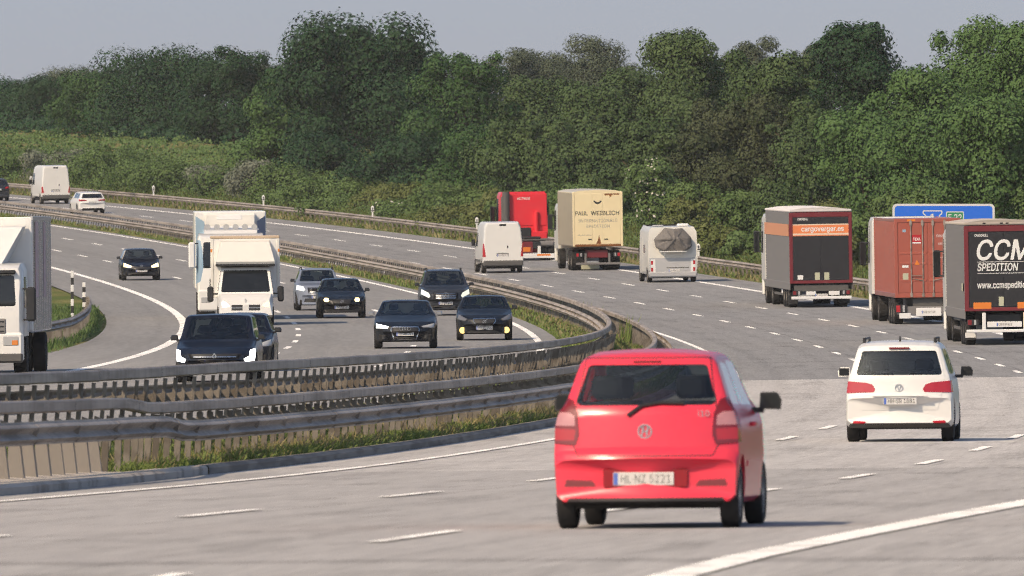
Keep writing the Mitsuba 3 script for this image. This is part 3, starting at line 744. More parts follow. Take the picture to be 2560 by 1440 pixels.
def wheels(th, M, axles, track, r, w, rim='alloy', spokes=5):
    ty, ri = tyre_rim(r, w, spokes=spokes)
    tp, rp = mikit.ply(ty, 'rubber', smooth=40), mikit.ply(ri, rim, smooth=35)
    for y in axles:
        for sx in (-1, 1):
            m = M @ np.array([[sx, 0, 0, sx * track / 2], [0, sx, 0, y], [0, 0, 1, r - .004], [0, 0, 0, 1.]])
            k = number(th + '__wheel'); labels.setdefault(k, {})
            del labels[k]
            shape('tyre', tp, 'rubber', parent=k, to_world=m); shape('rim', rp, rim, parent=k, to_world=m)
def plate(th, M, txt, z, y, rear, x=0.0, w=.52, h=.112):
    s = -1 if rear else 1
    k = shape('number_plate', box(x - w / 2, x + w / 2, min(y, y + s * .012), max(y, y + s * .012), z - h / 2, z + h / 2, .004), 'plate_white', parent=th, to_world=M)
    e = y + s * .0125
    bx = x - w / 2 if rear else x + w / 2 - .045
    shape('country_strip', box(bx + .004, bx + .041, min(e, e + s * .002), max(e, e + s * .002), z - h / 2 + .005, z + h / 2 - .005), 'plate_blue', parent=k, to_world=M)
    shape('lettering', text(txt, h * .62, x + (.02 if rear else -.02), z - h * .31, e + (-.001 if rear else .001), .002, width=w * .82, flip=not rear), 'letter_black', parent=k, to_world=M)
def mirror(th, M, x, y, z, m, sx, w=.20, h=.15, arm=True):
    hs = hull([(sx * (x + a * w), y + b, z + c * h) for a, b, c in [(.1, -.03, .15), (.95, -.03, .1), (1, -.02, .6), (.8, -.02, 1), (.15, -.03, 1), (.2, .07, .25), (.85, .07, .25), (.8, .07, .8), (.25, .07, .85)]])
    k = shape('door_mirror', cat([tm(hs), box(*sorted((sx * (x - .10), sx * (x + .06))), y, y + .05, z - .01, z + .04, .01)]), m, 40, parent=th, to_world=M)
    g = box(*sorted((sx * (x + w * .18), sx * (x + w * .9))), y - .034, y - .028, z + h * .2, z + h * .9)
    shape('mirror_glass', g, 'glass_black', parent=k, to_world=M)
def emblem(th, M, kind, x, z, y, r, rear):
    s = -1 if rear else 1
    def ring(cx, rr, t=.012):
        a = np.linspace(0, 2 * np.pi, 25)[:-1]
        v = []
        o = Polygon(np.c_[cx + rr * np.cos(a), rr * np.sin(a)]).difference(Polygon(np.c_[cx + (rr - t) * np.cos(a), (rr - t) * np.sin(a)]))
        return o
    if kind == 'rings': g = [ring(r * (i - 1.5) * 1.35, r, .010) for i in range(4)]
    elif kind == 'v': g = [ring(0, r), Polygon([(-r * .62, r * .7), (-r * .38, r * .7), (0, -r * .45), (r * .38, r * .7), (r * .62, r * .7), (0, -r * .95)])]
    elif kind == 'h': g = [ring(0, r)] + [Polygon([(-.55 * r, -.6 * r), (-.3 * r, -.6 * r), (-.1 * r, .6 * r), (-.35 * r, .6 * r)]), Polygon([(.1 * r, -.6 * r), (.35 * r, -.6 * r), (.55 * r, .6 * r), (.3 * r, .6 * r)]), Polygon([(-.3 * r, -.1 * r), (.3 * r, -.02 * r), (.3 * r, .14 * r), (-.3 * r, .08 * r)])]
    elif kind == 'slash': g = [ring(0, r * .75), Polygon([(-r * 1.3, r * .95), (-r * 1.05, r * 1.05), (r * 1.3, -r * .95), (r * 1.05, -r * 1.05)])]
    elif kind == 'star': g = [ring(0, r)] + [Polygon([(math.cos(t + 1.3) * r * .1, math.sin(t + 1.3) * r * .1), (math.cos(t) * r, math.sin(t) * r), (math.cos(t - 1.3) * r * .1, math.sin(t - 1.3) * r * .1)]) for t in (math.pi / 2, math.pi * 7 / 6, math.pi * 11 / 6)]
    else: g = [Polygon([(0, r), (r * .62, 0), (0, -r), (-r * .62, 0)]).difference(Polygon([(0, r * .6), (r * .32, 0), (0, -r * .6), (-r * .32, 0)]))]
    ms = []
    for q in g:
        t = trimesh.creation.extrude_polygon(q, .012, engine='earcut')
        v = np.array(t.vertices); ms.append(trimesh.Trimesh(np.c_[x + v[:, 0], y + s * v[:, 2], z + v[:, 1]], t.faces, process=False))
    shape('emblem', cat(ms), 'chrome', parent=th, to_world=M)
def seat(th, M, x, y, z, m='interior'):
    k = shape('seat', cat([box(x - .25, x + .25, y - .25, y + .28, z, z + .16, .05), box(x - .25, x + .25, y - .32, y - .20, z + .1, z + .66, .05), box(x - .13, x + .13, y - .30, y - .22, z + .68, z + .88, .04)]), m, 40, parent=th, to_world=M)
def glow(th, M, name, mesh, c, label=None):
    """A lit lamp: its own small emitter."""
    k = shape(name, mesh, 'lamp_glow', parent=th, to_world=M, label=label)
    scene[k]['emitter'] = {'type': 'area', 'radiance': rgb(c), 'sampling_weight': 0.0}
    return k
def surf_y(body, x, z, rear=True):
    """Where the body surface lies at (x, z), seen from behind or from the front."""
    sl = tm(body ^ m3.Manifold.cube([.02, 20, .02]).translate([x - .01, -5, z - .01]))
    return sl.vertices[:, 1].min() if rear else sl.vertices[:, 1].max()
def car(name, label, category, sp, M, paint_, group=None, name_parts=True):
    """Builds body with window holes, panes, cabin, wheels, lamps; returns (key, body manifold)."""
    th = thing(name, label, category, group)
    L = sp['L']; full = loft(sp); body = full
    H = max(z for _, z in sp['top'])
    cab = loft(sp, .07, .42, sp['cab'][0], sp['cab'][1])
    body = body - cab
    wins = []
    for nm, side, poly in sp.get('windows', []):
        polys = [(nm, side, poly)]
        if side == 's': polys = [(nm, 'l', poly), (nm, 'o', poly)]
        for a, b_, c_ in polys:
            dp = sp.get('wdepth', 1.35)
            p = rnd(c_, .04)
            pr = prism(p, -.4, dp, 'y') if b_ == 'r' else prism(p, L - sp.get('fdepth', 2.6), L + .3, 'y') if b_ == 'f' else prism(p, -1.5, -.25, 'x') if b_ == 'l' else prism(p, .25, 1.5, 'x')
            wins.append((a, b_, pr))
    for a, b_, pr in wins: body = body - pr
    ar = sp['wr'] + .055
    for y in sp['axles']:
        for sx in (-1, 1):
            body = body - cyl(ar, *sorted((sx * (sp['W'] / 2 - .30), sx * (sp['W'] / 2 + .2))), c=(y, sp['wr']), n=32)
    if 'cut' in sp:
        for c_ in sp['cut']: body = body - c_
    shape('body', body, paint_, 32, parent=th, to_world=M)
    for a, b_, pr in wins:
        sh = sheet_of(pr ^ full, full)
        if b_ in 'rf':            # keep only the sheet at that end
            yc = sh.triangles_center[:, 1]
            keep = yc < L * .5 if b_ == 'r' else yc > L * .35
            nz = sh.face_normals[:, 1] < -.05 if b_ == 'r' else sh.face_normals[:, 1] > .05
            sh = trimesh.Trimesh(sh.vertices, sh.faces[keep & nz], process=False); sh.remove_unreferenced_vertices()
        if len(sh.faces): shape(a, sh, sp.get('glass', 'glass'), 50, parent=th, to_world=M)
    W = sp['W']
    shape('underbody', box(-W / 2 + .16, W / 2 - .16, .25, L - .3, sp.get('clear', .2), .42, .03), 'rubber', parent=th, to_world=M)
    shape('dashboard', box(-W / 2 + .16, W / 2 - .16, sp['cab'][1] - .55, sp['cab'][1] - .12, .5, sp['belt'] - .03, .05), 'interior', parent=th, to_world=M)
    for y in sp.get('seats', []):
        for x in (-.36, .36): seat(th, M, x, y, .42 + sp.get('seatlift', 0))
    wheels(th, M, sp['axles'], W - sp.get('tw', .2) - .03, sp['wr'], sp.get('tw', .2), sp.get('rim', 'alloy'), sp.get('spokes', 5))
    return th, full
def lamp(th, M, full, L, name, poly, side, mat_, out=.012, both=True, label=None, depth=1.0, hi=None):
    for q in ([poly, mirror_poly(poly)] if both else [poly]):
        shape(name, patch(full, q, side, out, L, depth), mat_, 40, parent=th, to_world=M, label=label)
# ------------------------------------------------ the red hatchback nearest the camera
sp = dict(L=3.57, W=1.595, belt=.97, wr=.285, tw=.165, axles=[.52, 2.90], rt=.11, bow_r=.17, bow_f=.3, clear=.17,
          top=[(0, .60), (.015, .64), (.05, .675), (.085, .70), (.11, .95), (.15, 1.035), (.40, 1.41), (.45, 1.475), (.56, 1.505), (1.1, 1.535), (1.8, 1.525), (2.1, 1.47), (2.8, 1.03), (2.95, .98), (3.3, .87), (3.5, .72), (3.57, .60)],
          bot=[(0, .235), (.12, .215), (3.3, .2), (3.57, .28)],
          plan=[(0, .775), (.1, .795), (.4, .80), (1.9, .7975), (2.9, .79), (3.3, .73), (3.57, .56)],
          gz=[(0, .93), (.30, .985), (.6, 1.0), (.88, .985), (.97, .955), (1.06, .875), (1.40, .735), (1.54, .655)], cab=(.30, 2.75), glass='glass_clear',
          windows=[('rear_window', 'r', [(-.615, 1.045), (.615, 1.045), (.515, 1.405), (-.515, 1.405)]), ('windscreen', 'f', [(-.62, 1.06), (.62, 1.06), (.50, 1.44), (-.50, 1.44)]),
                   ('side_window', 's', [(.62, 1.06), (1.32, 1.05), (1.32, 1.40), (.80, 1.42)]), ('side_window', 's', [(1.40, 1.05), (2.50, 1.04), (2.02, 1.42), (1.40, 1.43)])], wdepth=.8, fdepth=1.6, seats=[.75, 1.85])
M = pmat(115.05, 8.925, yref=.52)
th, full = car('car', 'bright red small hatchback driving away, largest and nearest vehicle', 'car', sp, M, RED)
hatch = [(-.575, .625), (.575, .625), (.63, .74), (.60, 1.02), (.55, 1.30), (.53, 1.452), (-.53, 1.452), (-.55, 1.30), (-.60, 1.02), (-.63, .74)]
tg = patch(full, hatch, 'r', .010, 3.57, .75) - prism(rnd([(-.605, 1.052), (.605, 1.052), (.507, 1.398), (-.507, 1.398)], .04), -1, 2, 'y')
shape('tailgate', tg, RED, 32, parent=th, to_world=M)
hs = solid_ccw(np.array(Polygon(hatch).buffer(.009).exterior.coords)[:-1])
shape('shut_line', patch(full, hs, 'r', .005, 3.57, .75) - prism(rnd([(-.605, 1.052), (.605, 1.052), (.507, 1.398), (-.507, 1.398)], .04), -1, 2, 'y'), 'black_plastic', 32, parent=th, to_world=M)
shape('bumper', patch(full, [(-.9, .25), (.9, .25), (.9, .598), (-.9, .598)], 'r', .014, 3.57, .34) - cyl(.335, -.9, .9, c=(.52, .285), n=32), RED, 32, parent=th, to_world=M)
shape('lower_valance', patch(full, [(-.72, .15), (.72, .15), (.66, .262), (-.66, .262)], 'r', .016, 3.57, .25), 'black_plastic', 30, parent=th, to_world=M)
lampo = [(-.83, .735), (-.60, .715), (-.572, .80), (-.585, .985), (-.63, 1.10), (-.70, 1.125), (-.83, 1.05)]
for q in (lampo, mirror_poly(lampo)):
    k = shape('taillight', patch(full, q, 'r', .020, 3.57, .45), 'lens_dark_red', 40, parent=th, to_world=M)
    sgn = 1 if q is not lampo else -1
    w1 = [(sgn * .82, .885), (sgn * .605, .88), (sgn * .612, .965), (sgn * .66, .995), (sgn * .82, 1.0)]
    shape('reversing_lens', patch(full, solid_ccw(w1), 'r', .024, 3.57, .45), 'lens_pink', 40, parent=k, to_world=M)
    w2 = [(sgn * .80, .76), (sgn * .615, .755), (sgn * .60, .85), (sgn * .80, .86)]
    shape('brake_lens', patch(full, solid_ccw(w2), 'r', .024, 3.57, .45), 'lens_red', 40, parent=k, to_world=M)
yb = surf_y(full, 0, .43)
rec = box(-.36, .36, yb - .018, yb - .012, .355, .508, .004)
shape('plate_recess', rec, 'recess_shade_red', parent=th, to_world=M)  # flat dark red panel, the shadow at the plate put into its colour
plate(th, M, 'HL·NZ 5221', .425, yb - .024, True, -.015)
yl = surf_y(full, 0, .72)
emblem(th, M, 'h', 0.0, .83, surf_y(full, 0, .83) - .012, .062, True)
shape('badge', text('i10', .05, .50, .955, surf_y(full, .5, .97) - .014, .006), 'chrome', parent=th, to_world=M)
def rear_bar(pts, r): return cat([bar(a, b, r, 6) for a, b in zip(pts[:-1], pts[1:])])
py = [(-.145, .965), (-.03, 1.05), (.12, 1.075), (.33, 1.07)]
shape('rear_wiper', rear_bar([(x, surf_y(full, x, z) - .03, z) for x, z in py], .016), 'black_plastic', parent=th, to_world=M)
shape('brake_light', box(-.12, .12, surf_y(full, 0, 1.425) - .018, surf_y(full, 0, 1.425) + .02, 1.412, 1.432, .004), 'lens_dark_red', parent=th, to_world=M)
for sx in (-1, 1): mirror(th, M, .775, 2.28, .98, 'black_plastic', sx, .22, .17)
for q in ([(-.70, .36), (-.42, .36), (-.46, .41), (-.68, .42)],):
    lamp(th, M, full, 3.57, 'reflector', q, 'r', 'lens_dark_red', .018, depth=.4)
lamp(th, M, full, 3.57, 'headlight', [(-.72, .66), (-.50, .64), (-.46, .74), (-.66, .86), (-.74, .84)], 'f', 'lens_clear', .012, depth=.7)
for sx, sd in ((-1, 'l'), (1, 'o')):
    shape('door_handle', box(*sorted((sx * .785, sx * .83)), 1.5, 1.68, .86, .90, .01), RED, parent=th, to_world=M)
    shape('side_strip', patch(full, [(.95, .52), (2.45, .52), (2.45, .57), (.95, .57)], sd, .012, 3.57), RED, parent=th, to_world=M)

# ------------------------------------------------ the white people carrier
sp = dict(L=4.40, W=1.72, belt=1.0, wr=.315, tw=.20, axles=[.78, 3.46], rt=.10, bow_r=.16, bow_f=.3, clear=.2,
          top=[(0, .70), (.03, .73), (.06, .78), (.10, 1.0), (.26, 1.40), (.33, 1.52), (.55, 1.575), (1.5, 1.60), (2.4, 1.575), (2.7, 1.52), (3.35, 1.1), (3.5, 1.04), (4.1, .88), (4.33, .7), (4.40, .6)],
          bot=[(0, .30), (.2, .22), (4.0, .2), (4.4, .28)],
          plan=[(0, .82), (.12, .85), (.5, .86), (3.5, .85), (4.1, .76), (4.4, .58)],
          gz=[(0, .93), (.35, 1.0), (.72, .99), (1.0, .945), (1.06, .91), (1.45, .775), (1.6, .70)], cab=(.22, 3.2),
          windows=[('rear_window', 'r', [(-.695, 1.045), (.695, 1.045), (.59, 1.44), (-.59, 1.44)]), ('windscreen', 'f', [(-.68, 1.10), (.68, 1.10), (.56, 1.50), (-.56, 1.50)]),
                   ('side_window', 's', [(.45, 1.07), (1.3, 1.06), (1.3, 1.46), (.62, 1.46)]), ('side_window', 's', [(1.38, 1.06), (2.2, 1.06), (2.2, 1.47), (1.38, 1.47)]), ('side_window', 's', [(2.28, 1.06), (3.05, 1.08), (2.55, 1.46), (2.28, 1.47)])], wdepth=.7, fdepth=1.7, seats=[.95, 2.0], glass='glass_dark')
M = pmat(210.9, 5.74, yref=.78)
th, full = car('car', 'white people carrier with roof rails and red tail lights in the middle lane', 'car', sp, M, WHITE)
tg = patch(full, [(-.60, .50), (.60, .50), (.66, .70), (.72, 1.0), (.62, 1.5), (-.62, 1.5), (-.72, 1.0), (-.66, .70)], 'r', .008, 4.4, .6) - prism(rnd([(-.685, 1.052), (.685, 1.052), (.582, 1.433), (-.582, 1.433)], .04), -1, 2, 'y')
shape('tailgate', tg, WHITE, 32, parent=th, to_world=M)
lamp(th, M, full, 4.4, 'taillight', [(-.86, .775), (-.40, .785), (-.375, .83), (-.42, .905), (-.52, .935), (-.86, .965)], 'r', 'lens_red', .016, depth=.5)
lamp(th, M, full, 4.4, 'reflector', [(-.74, .285), (-.55, .285), (-.52, .325), (-.72, .335)], 'r', 'lens_red', .014, depth=.35)
shape('bumper_trim', patch(full, [(-.85, .16), (.85, .16), (.78, .285), (-.78, .285)], 'r', .016, 4.4, .35), 'grey_plastic', 30, parent=th, to_world=M)
plate(th, M, 'HH·SR 1881', .645, surf_y(full, 0, .645) - .012, True, .02)
shape('plate_lip', box(-.42, .46, surf_y(full, 0, .72) - .026, surf_y(full, 0, .72) + .01, .712, .735, .008), WHITE, parent=th, to_world=M)
emblem(th, M, 'v', 0, .85, surf_y(full, 0, .85) - .01, .065, True)
shape('brake_light', box(-.16, .16, .25, .32, 1.462, 1.49, .006), 'lens_dark_red', parent=th, to_world=M)
for sx in (-1, 1):
    shape('roof_rail', cat([bar((sx * .56, .62, 1.625), (sx * .55, 2.4, 1.635), .018), bar((sx * .56, .62, 1.56), (sx * .56, .62, 1.64), .026), bar((sx * .55, 2.4, 1.55), (sx * .55, 2.4, 1.64), .02)]), 'black_plastic', parent=th, to_world=M)
    mirror(th, M, .86, 2.9, 1.0, 'black_plastic' if sx > 0 else WHITE, sx, .22, .17)
shape('aerial', bar((0, .75, 1.57), (0, .66, 1.66), .02, 6, .01), 'black_plastic', parent=th, to_world=M)
lamp(th, M, full, 4.4, 'headlight', [(-.78, .68), (-.5, .66), (-.46, .76), (-.74, .88)], 'f', 'lens_clear', .012, depth=.8)

# ------------------------------------------------ generic saloon, estate, off-road car and van bodies
def body_spec(kind, L, W, H, **k):
    w = W / 2
    if kind == 'saloon':
        top = [(0, .78), (.03, .90), (.10, .98), (.75, 1.02), (1.45, H - .07), (1.9, H - .01), (2.4, H), (2.75, H - .03), (L - 1.42, .98), (L - 1.25, .93), (L - .45, .80), (L - .1, .66), (L, .52)]
        cabin = (1.0, L - 1.45); rw = [(-w * .74, 1.0), (w * .74, 1.0), (w * .60, H - .12), (-w * .60, H - .12)]; wd = 1.6
        side = [[(1.05, 1.0), (2.05, .99), (2.05, H - .09), (1.55, H - .12)], [(2.13, .99), (L - 1.75, .99), (L - 2.35, H - .1), (2.13, H - .09)]]
    elif kind == 'estate':
        top = [(0, .70), (.04, .92), (.10, 1.0), (.34, H - .10), (.45, H - .04), (1.2, H), (2.3, H), (2.7, H - .03), (L - 1.42, .98), (L - 1.25, .93), (L - .45, .80), (L - .1, .66), (L, .52)]
        cabin = (.25, L - 1.45); rw = [(-w * .78, 1.0), (w * .78, 1.0), (w * .66, H - .13), (-w * .66, H - .13)]; wd = .6
        side = [[(.6, 1.0), (1.35, .99), (1.35, H - .09), (.75, H - .10)], [(1.43, .99), (2.3, .99), (2.3, H - .08), (1.43, H - .08)], [(2.38, .99), (L - 1.75, .99), (L - 2.3, H - .1), (2.38, H - .09)]]
    else:   # tall: off-road cars, people carriers
        top = [(0, .80), (.04, 1.0), (.10, 1.1), (.36, H - .12), (.5, H - .03), (1.4, H), (2.3, H - .01), (2.6, H - .05), (L - 1.30, 1.12), (L - 1.15, 1.06), (L - .35, .96), (L - .08, .80), (L, .60)]
        cabin = (.3, L - 1.35); rw = [(-w * .78, 1.12), (w * .78, 1.12), (w * .66, H - .14), (-w * .66, H - .14)]; wd = .6
        side = [[(.6, 1.12), (1.35, 1.11), (1.35, H - .1), (.75, H - .12)], [(1.43, 1.11), (2.25, 1.11), (2.25, H - .1), (1.43, H - .1)], [(2.33, 1.11), (L - 1.55, 1.13), (L - 2.1, H - .12), (2.33, H - .11)]]
    belt = 1.10 if kind == 'tall' else .98
    d = dict(L=L, W=W, belt=belt, wr=.34 if kind == 'tall' else .315, tw=.215, rt=.10, bow_r=.15, bow_f=.30, clear=.2, top=top,
             bot=[(0, .30), (.2, .22), (L - .4, .2), (L, .24)], plan=[(0, w * .90), (.2, w * .97), (.8, w), (L - 1.2, w), (L - .5, w * .96), (L - .15, w * .86), (L, w * .72)],
             gz=[(0, .93), (.35, .99), (.7, 1.0), (belt - .02, .955), (belt + .05, .90), (H - .08, k.pop('tum', .74)), (H, .66)], cab=cabin, axles=[.95, L - .92],
             windows=[('rear_window', 'r', rw), ('windscreen', 'f', [(-w * .79, belt + .01), (w * .79, belt + .01), (w * .655, H - .085), (-w * .655, H - .085)])] + [('side_window', 's', q) for q in side], wdepth=wd, fdepth=2.9, seats=[1.55, L - 2.35], seatlift=.2 if kind == 'tall' else 0)
    d.update(k); return d
def oncoming(label, kind, L, W, H, s, u, paint_, front, group='oncoming cars', turn=0.0, **k):
    sp = body_spec(kind, L, W, H, **k)
    M = pmat(s, u, True, yref=L - .92, turn=turn)
    th, full = car('car', label, 'car', sp, M, paint_, group)
    for sx in (-1, 1): mirror(th, M, W / 2 * .96, L - 1.75, sp['belt'] - .03, front.get('mirror', 'black_plastic'), sx, .20, .14)
    lm = front.get('lampmat', 'lens_clear')
    hp = front['lamp']
    lit = front.get('lit', (0, 0))
    for i, q in enumerate((mirror_poly(hp), hp)):
        m_ = patch(full, q, 'f', .014, L, .8)
        if lit[i]: glow(th, M, 'headlight', m_, [x * lit[i] * .4 for x in front.get('litc', (1, .98, .9))])
        else: shape('headlight', m_, lm, 40, parent=th, to_world=M)
    if 'grille' in front:
        g = patch(full, front['grille'], 'f', .010, L, .8)
        k2 = shape('grille', g, 'black_plastic', 35, parent=th, to_world=M)
        if front.get('frame'):
            o = Polygon(front['grille']); 
            fr = patch(full, list(o.exterior.coords)[:-1], 'f', .020, L, .8) - prism(solid_ccw(np.array(o.buffer(-front['frame']).exterior.coords)[:-1]), L - 1, L + 1, 'y')
            shape('grille_frame', fr, 'chrome', 35, parent=k2, to_world=M)
        zs = np.array(front['grille'])[:, 1]; xs = np.array(front['grille'])[:, 0]
        if front.get('bars'):
            for z in np.linspace(zs.min() + .05, zs.max() - .05, front['bars']):
                shape('grille_bar', patch(full, [(xs.min() * .8, z - .012), (xs.max() * .8, z - .012), (xs.max() * .8, z + .012), (xs.min() * .8, z + .012)], 'f', .016, L, .8), 'chrome', 35, parent=k2, to_world=M)
    if 'intake' in front: lamp(th, M, full, L, 'intake', front['intake'], 'f', 'black_plastic', .010, both=front.get('intake2', False), depth=.8)
    if 'fog' in front:
        x, z, r = front['fog']
        for sx in (-1, 1):
            ys = surf_y(full, sx * x, z, False)
            glow(th, M, 'fog_light', cyl(r, ys - .12, ys + .035, 'y', (sx * x, z), 20), front.get('fogc', (.75, .50, .14)))
    if 'emblem' in front:
        e, z, r = front['emblem']; emblem(th, M, e, 0, z, surf_y(full, 0, z, False) + .018, r, False)
    if 'plate' in front:
        t, z = front['plate']; plate(th, M, t, z, surf_y(full, 0, z, False) + .022, False)
    if front.get('rails'):
        for sx in (-1, 1): shape('roof_rail', cat([bar((sx * W * .35, .7, H + .02), (sx * W * .34, 2.6, H + .03), .02), bar((sx * W * .35, .7, H - .06), (sx * W * .35, .7, H + .03), .02), bar((sx * W * .34, 2.6, H - .06), (sx * W * .34, 2.6, H + .04), .02)]), front.get('railmat', 'black_plastic'), parent=th, to_world=M)
    return th, full, M
# black saloon with large frame grille
oncoming('glossy black saloon with tall chrome framed grille and ring emblem', 'saloon', 4.9, 1.87, 1.43, 392.4, -9.58, BLACK,
         dict(lamp=[(-.86, .61), (-.52, .60), (-.48, .66), (-.86, .745)], lit=(3.2, 0), lampmat='lens_clear', grille=[(-.40, .66), (-.44, .56), (-.34, .27), (.34, .27), (.44, .56), (.40, .66)], frame=.03, bars=0,
              emblem=('rings', .59, .055), plate=('WL·AK 711', .43), intake=[(-.80, .28), (-.50, .28), (-.50, .40), (-.78, .42)], intake2=True, mirror='alloy'))
oncoming('black saloon with two yellow fog lights and slanted grille emblem beside the inner edge line', 'saloon', 4.7, 1.76, 1.40, 414.4, -7.23, BLACK,
         dict(lamp=[(-.84, .66), (-.55, .60), (-.50, .66), (-.80, .82)], lampmat='lens_smoke', grille=[(-.34, .70), (-.36, .60), (-.26, .46), (.26, .46), (.36, .60), (.34, .70)], frame=.02, emblem=('slash', .585, .075), plate=('OD·VL 902', .39),
              fog=(.68, .32, .10), intake=[(-.52, .20), (.52, .20), (.55, .30), (-.55, .30)]))
oncoming('dark grey off road car with roof rails and star emblem behind the two black saloons', 'tall', 4.6, 1.86, 1.69, 489, -7.28, DARKG,
         dict(lamp=[(-.90, .80), (-.62, .66), (-.56, .72), (-.62, .84), (-.90, .99)], lit=(1.4, .9), litc=(1, 1, .82), grille=[(-.46, .86), (-.44, .60), (.44, .60), (.46, .86)], bars=3, emblem=('star', .74, .115), plate=('HL·RX 480', .46),
              intake=[(-.75, .28), (.75, .28), (.7, .38), (-.7, .38)], rails=True))
oncoming('black estate car with two round yellowish headlights following the silver off road car', 'estate', 4.7, 1.78, 1.44, 484, -11.2, BLACK,
         dict(lamp=[(-.62, .60), (-.50, .60), (-.46, .66), (-.50, .74), (-.62, .74), (-.66, .67)], lit=(4.5, 4.5), litc=(.9, .66, .28), grille=[(-.36, .70), (-.30, .46), (.30, .46), (.36, .70)], emblem=('slash', .60, .07), plate=('SE·MB 65', .40),
              intake=[(-.62, .20), (.62, .20), (.66, .32), (-.66, .32)]))
oncoming('silver blue off road car with roof rails half hidden by the black estate car', 'tall', 4.45, 1.74, 1.60, 508.5, -11.5, SILVER,
         dict(lamp=[(-.84, .80), (-.56, .74), (-.50, .80), (-.56, .92), (-.82, .98)], lit=(1.2, 0), grille=[(-.42, .88), (-.38, .66), (.38, .66), (.42, .88)], bars=2, plate=('PI·HS 33', .52), intake=[(-.55, .32), (.55, .32), (.5, .46), (-.5, .46)], rails=True))
oncoming('dark blue hatchback with lit yellow headlights alone on the oncoming side near the left', 'estate', 4.25, 1.78, 1.44, 607.5, -15.1, NAVY,
         dict(lamp=[(-.80, .62), (-.48, .58), (-.44, .66), (-.78, .80)], lit=(3.6, 3.6), litc=(1.0, .78, .4), grille=[(-.42, .62), (-.40, .54), (.40, .54), (.42, .62)], emblem=('v', .66, .06), plate=('HG·TT 18', .44), intake=[(-.60, .24), (.60, .24), (.62, .36), (-.62, .36)]))
oncoming('dark blue car with bright corner headlights cut off below by the median guard rail', 'estate', 4.7, 1.88, 1.57, 306, -11.86, NAVY,
         dict(lamp=[(-.95, .50), (-.70, .46), (-.66, .54), (-.78, .60), (-.80, .74), (-.95, .80)], lit=(3.0, 3.0), litc=(1, 1, .97), grille=[(-.62, .66), (-.55, .54), (.55, .54), (.62, .66)], bars=1, emblem=('diamond', .60, .085), plate=('KI·OL 250', .38)), tum=.80)
oncoming('dark blue estate car mostly hidden behind the car with bright corner headlights', 'estate', 4.6, 1.80, 1.46, 333, -12.62, NAVY,
         dict(lamp=[(-.86, .64), (-.56, .60), (-.50, .68), (-.84, .80)], lampmat='lens_clear', grille=[(-.40, .70), (-.34, .50), (.34, .50), (.40, .70)], plate=('RZ·CA 71', .40)))
# ------------------------------------------------ far cars of the right carriageway
def leaving(label, kind, L, W, H, s, u, paint_, lampo_, lampm, ptxt, pz, group=None, turn=0.0, **k):
    sp = body_spec(kind, L, W, H, **k)
    M = pmat(s, u, yref=.95, turn=turn)
    th, full = car('car', label, 'car', sp, M, paint_, group)
    lamp(th, M, full, L, 'taillight', lampo_, 'r', lampm, .015, depth=.5)
    plate(th, M, ptxt, pz, surf_y(full, 0, pz) - .012, True)
    for sx in (-1, 1): mirror(th, M, W / 2 * .96, L - 1.75, sp['belt'] - .03, paint_, sx, .2, .14)
    shape('bumper_trim', patch(full, [(-W * .4, .2), (W * .4, .2), (W * .36, .36), (-W * .36, .36)], 'r', .016, L, .3), 'black_plastic', 30, parent=th, to_world=M)
    return th, full, M
leaving('white fastback car leaning into the far bend behind the white high roof van', 'estate', 4.3, 1.80, 1.40, 859.4, 6.0, WHITE, [(-.86, .80), (-.38, .82), (-.36, .88), (-.84, .94)], 'lens_red', 'HH·EA 61', .74, turn=.035)
leaving('dark car cut by the left picture edge on the far bend', 'tall', 4.4, 1.80, 1.56, 915.5, 7.9, DARKG, [(-.86, .84), (-.55, .84), (-.53, .96), (-.84, 1.0)], 'lens_red', 'HH·DN 50', .80)
# ---------------------------------------------------------------- lorries, vans, motorhome
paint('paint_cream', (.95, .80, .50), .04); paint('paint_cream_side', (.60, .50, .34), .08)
paint('paint_container', (.43, .112, .076), .10); paint('paint_lorry_red', (.86, .038, .055), .03)
paint('paint_lightgrey', (.54, .54, .55), .08); paint('paint_blue_pale', (.33, .47, .60), .05); paint('paint_blue', (.07, .12, .27), .05)
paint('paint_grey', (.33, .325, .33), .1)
plain('tarp_black', (.016, .016, .020), .6); plain('tarp_grey', (.155, .148, .145), .6); plain('tarp_cover', (.17, .155, .145), .7)
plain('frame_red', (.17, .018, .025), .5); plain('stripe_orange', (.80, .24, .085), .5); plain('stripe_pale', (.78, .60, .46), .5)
plain('stripe_orange_side', (.48, .22, .12), .6); plain('roof_pale', (.62, .58, .56), .6); plain('roof_beige', (.40, .35, .30), .6); plain('roof_tan', (.52, .40, .28), .6)
plain('reflector_orange', (.75, .22, .03), .4); plain('sticker_pale', (.50, .50, .36), .5); plain('stripe_reflection', (.52, .36, .35), .6)
def rusty(p, n, uv):
    return mix([.30, .11, .03], [.16, .06, .02], noise(p.x * 9, p.y * 9, p.z * 9))
mat('rust', mikit.proc(rusty), .9)
class Part:
    """Adds boxes and meshes as parts of one vehicle."""
    def __init__(self, th, M): self.th, self.M = th, M
    def b(self, name, x0, x1, y0, y1, z0, z1, m, c=.01, parent=None, label=None):
        return shape(name, box(x0, x1, y0, y1, z0, z1, c), m, 30, parent=parent or self.th, to_world=self.M, label=label)
    def m(self, name, mesh, m, smooth=35, parent=None, label=None):
        return shape(name, mesh, m, smooth, parent=parent or self.th, to_world=self.M, label=label)
    def t(self, s, h, x, z, y, m='letter_white', parent=None, name='lettering', **k):
        return shape(name, text(s, h, x, z, y, .006, **k), m, parent=parent or self.th, to_world=self.M)
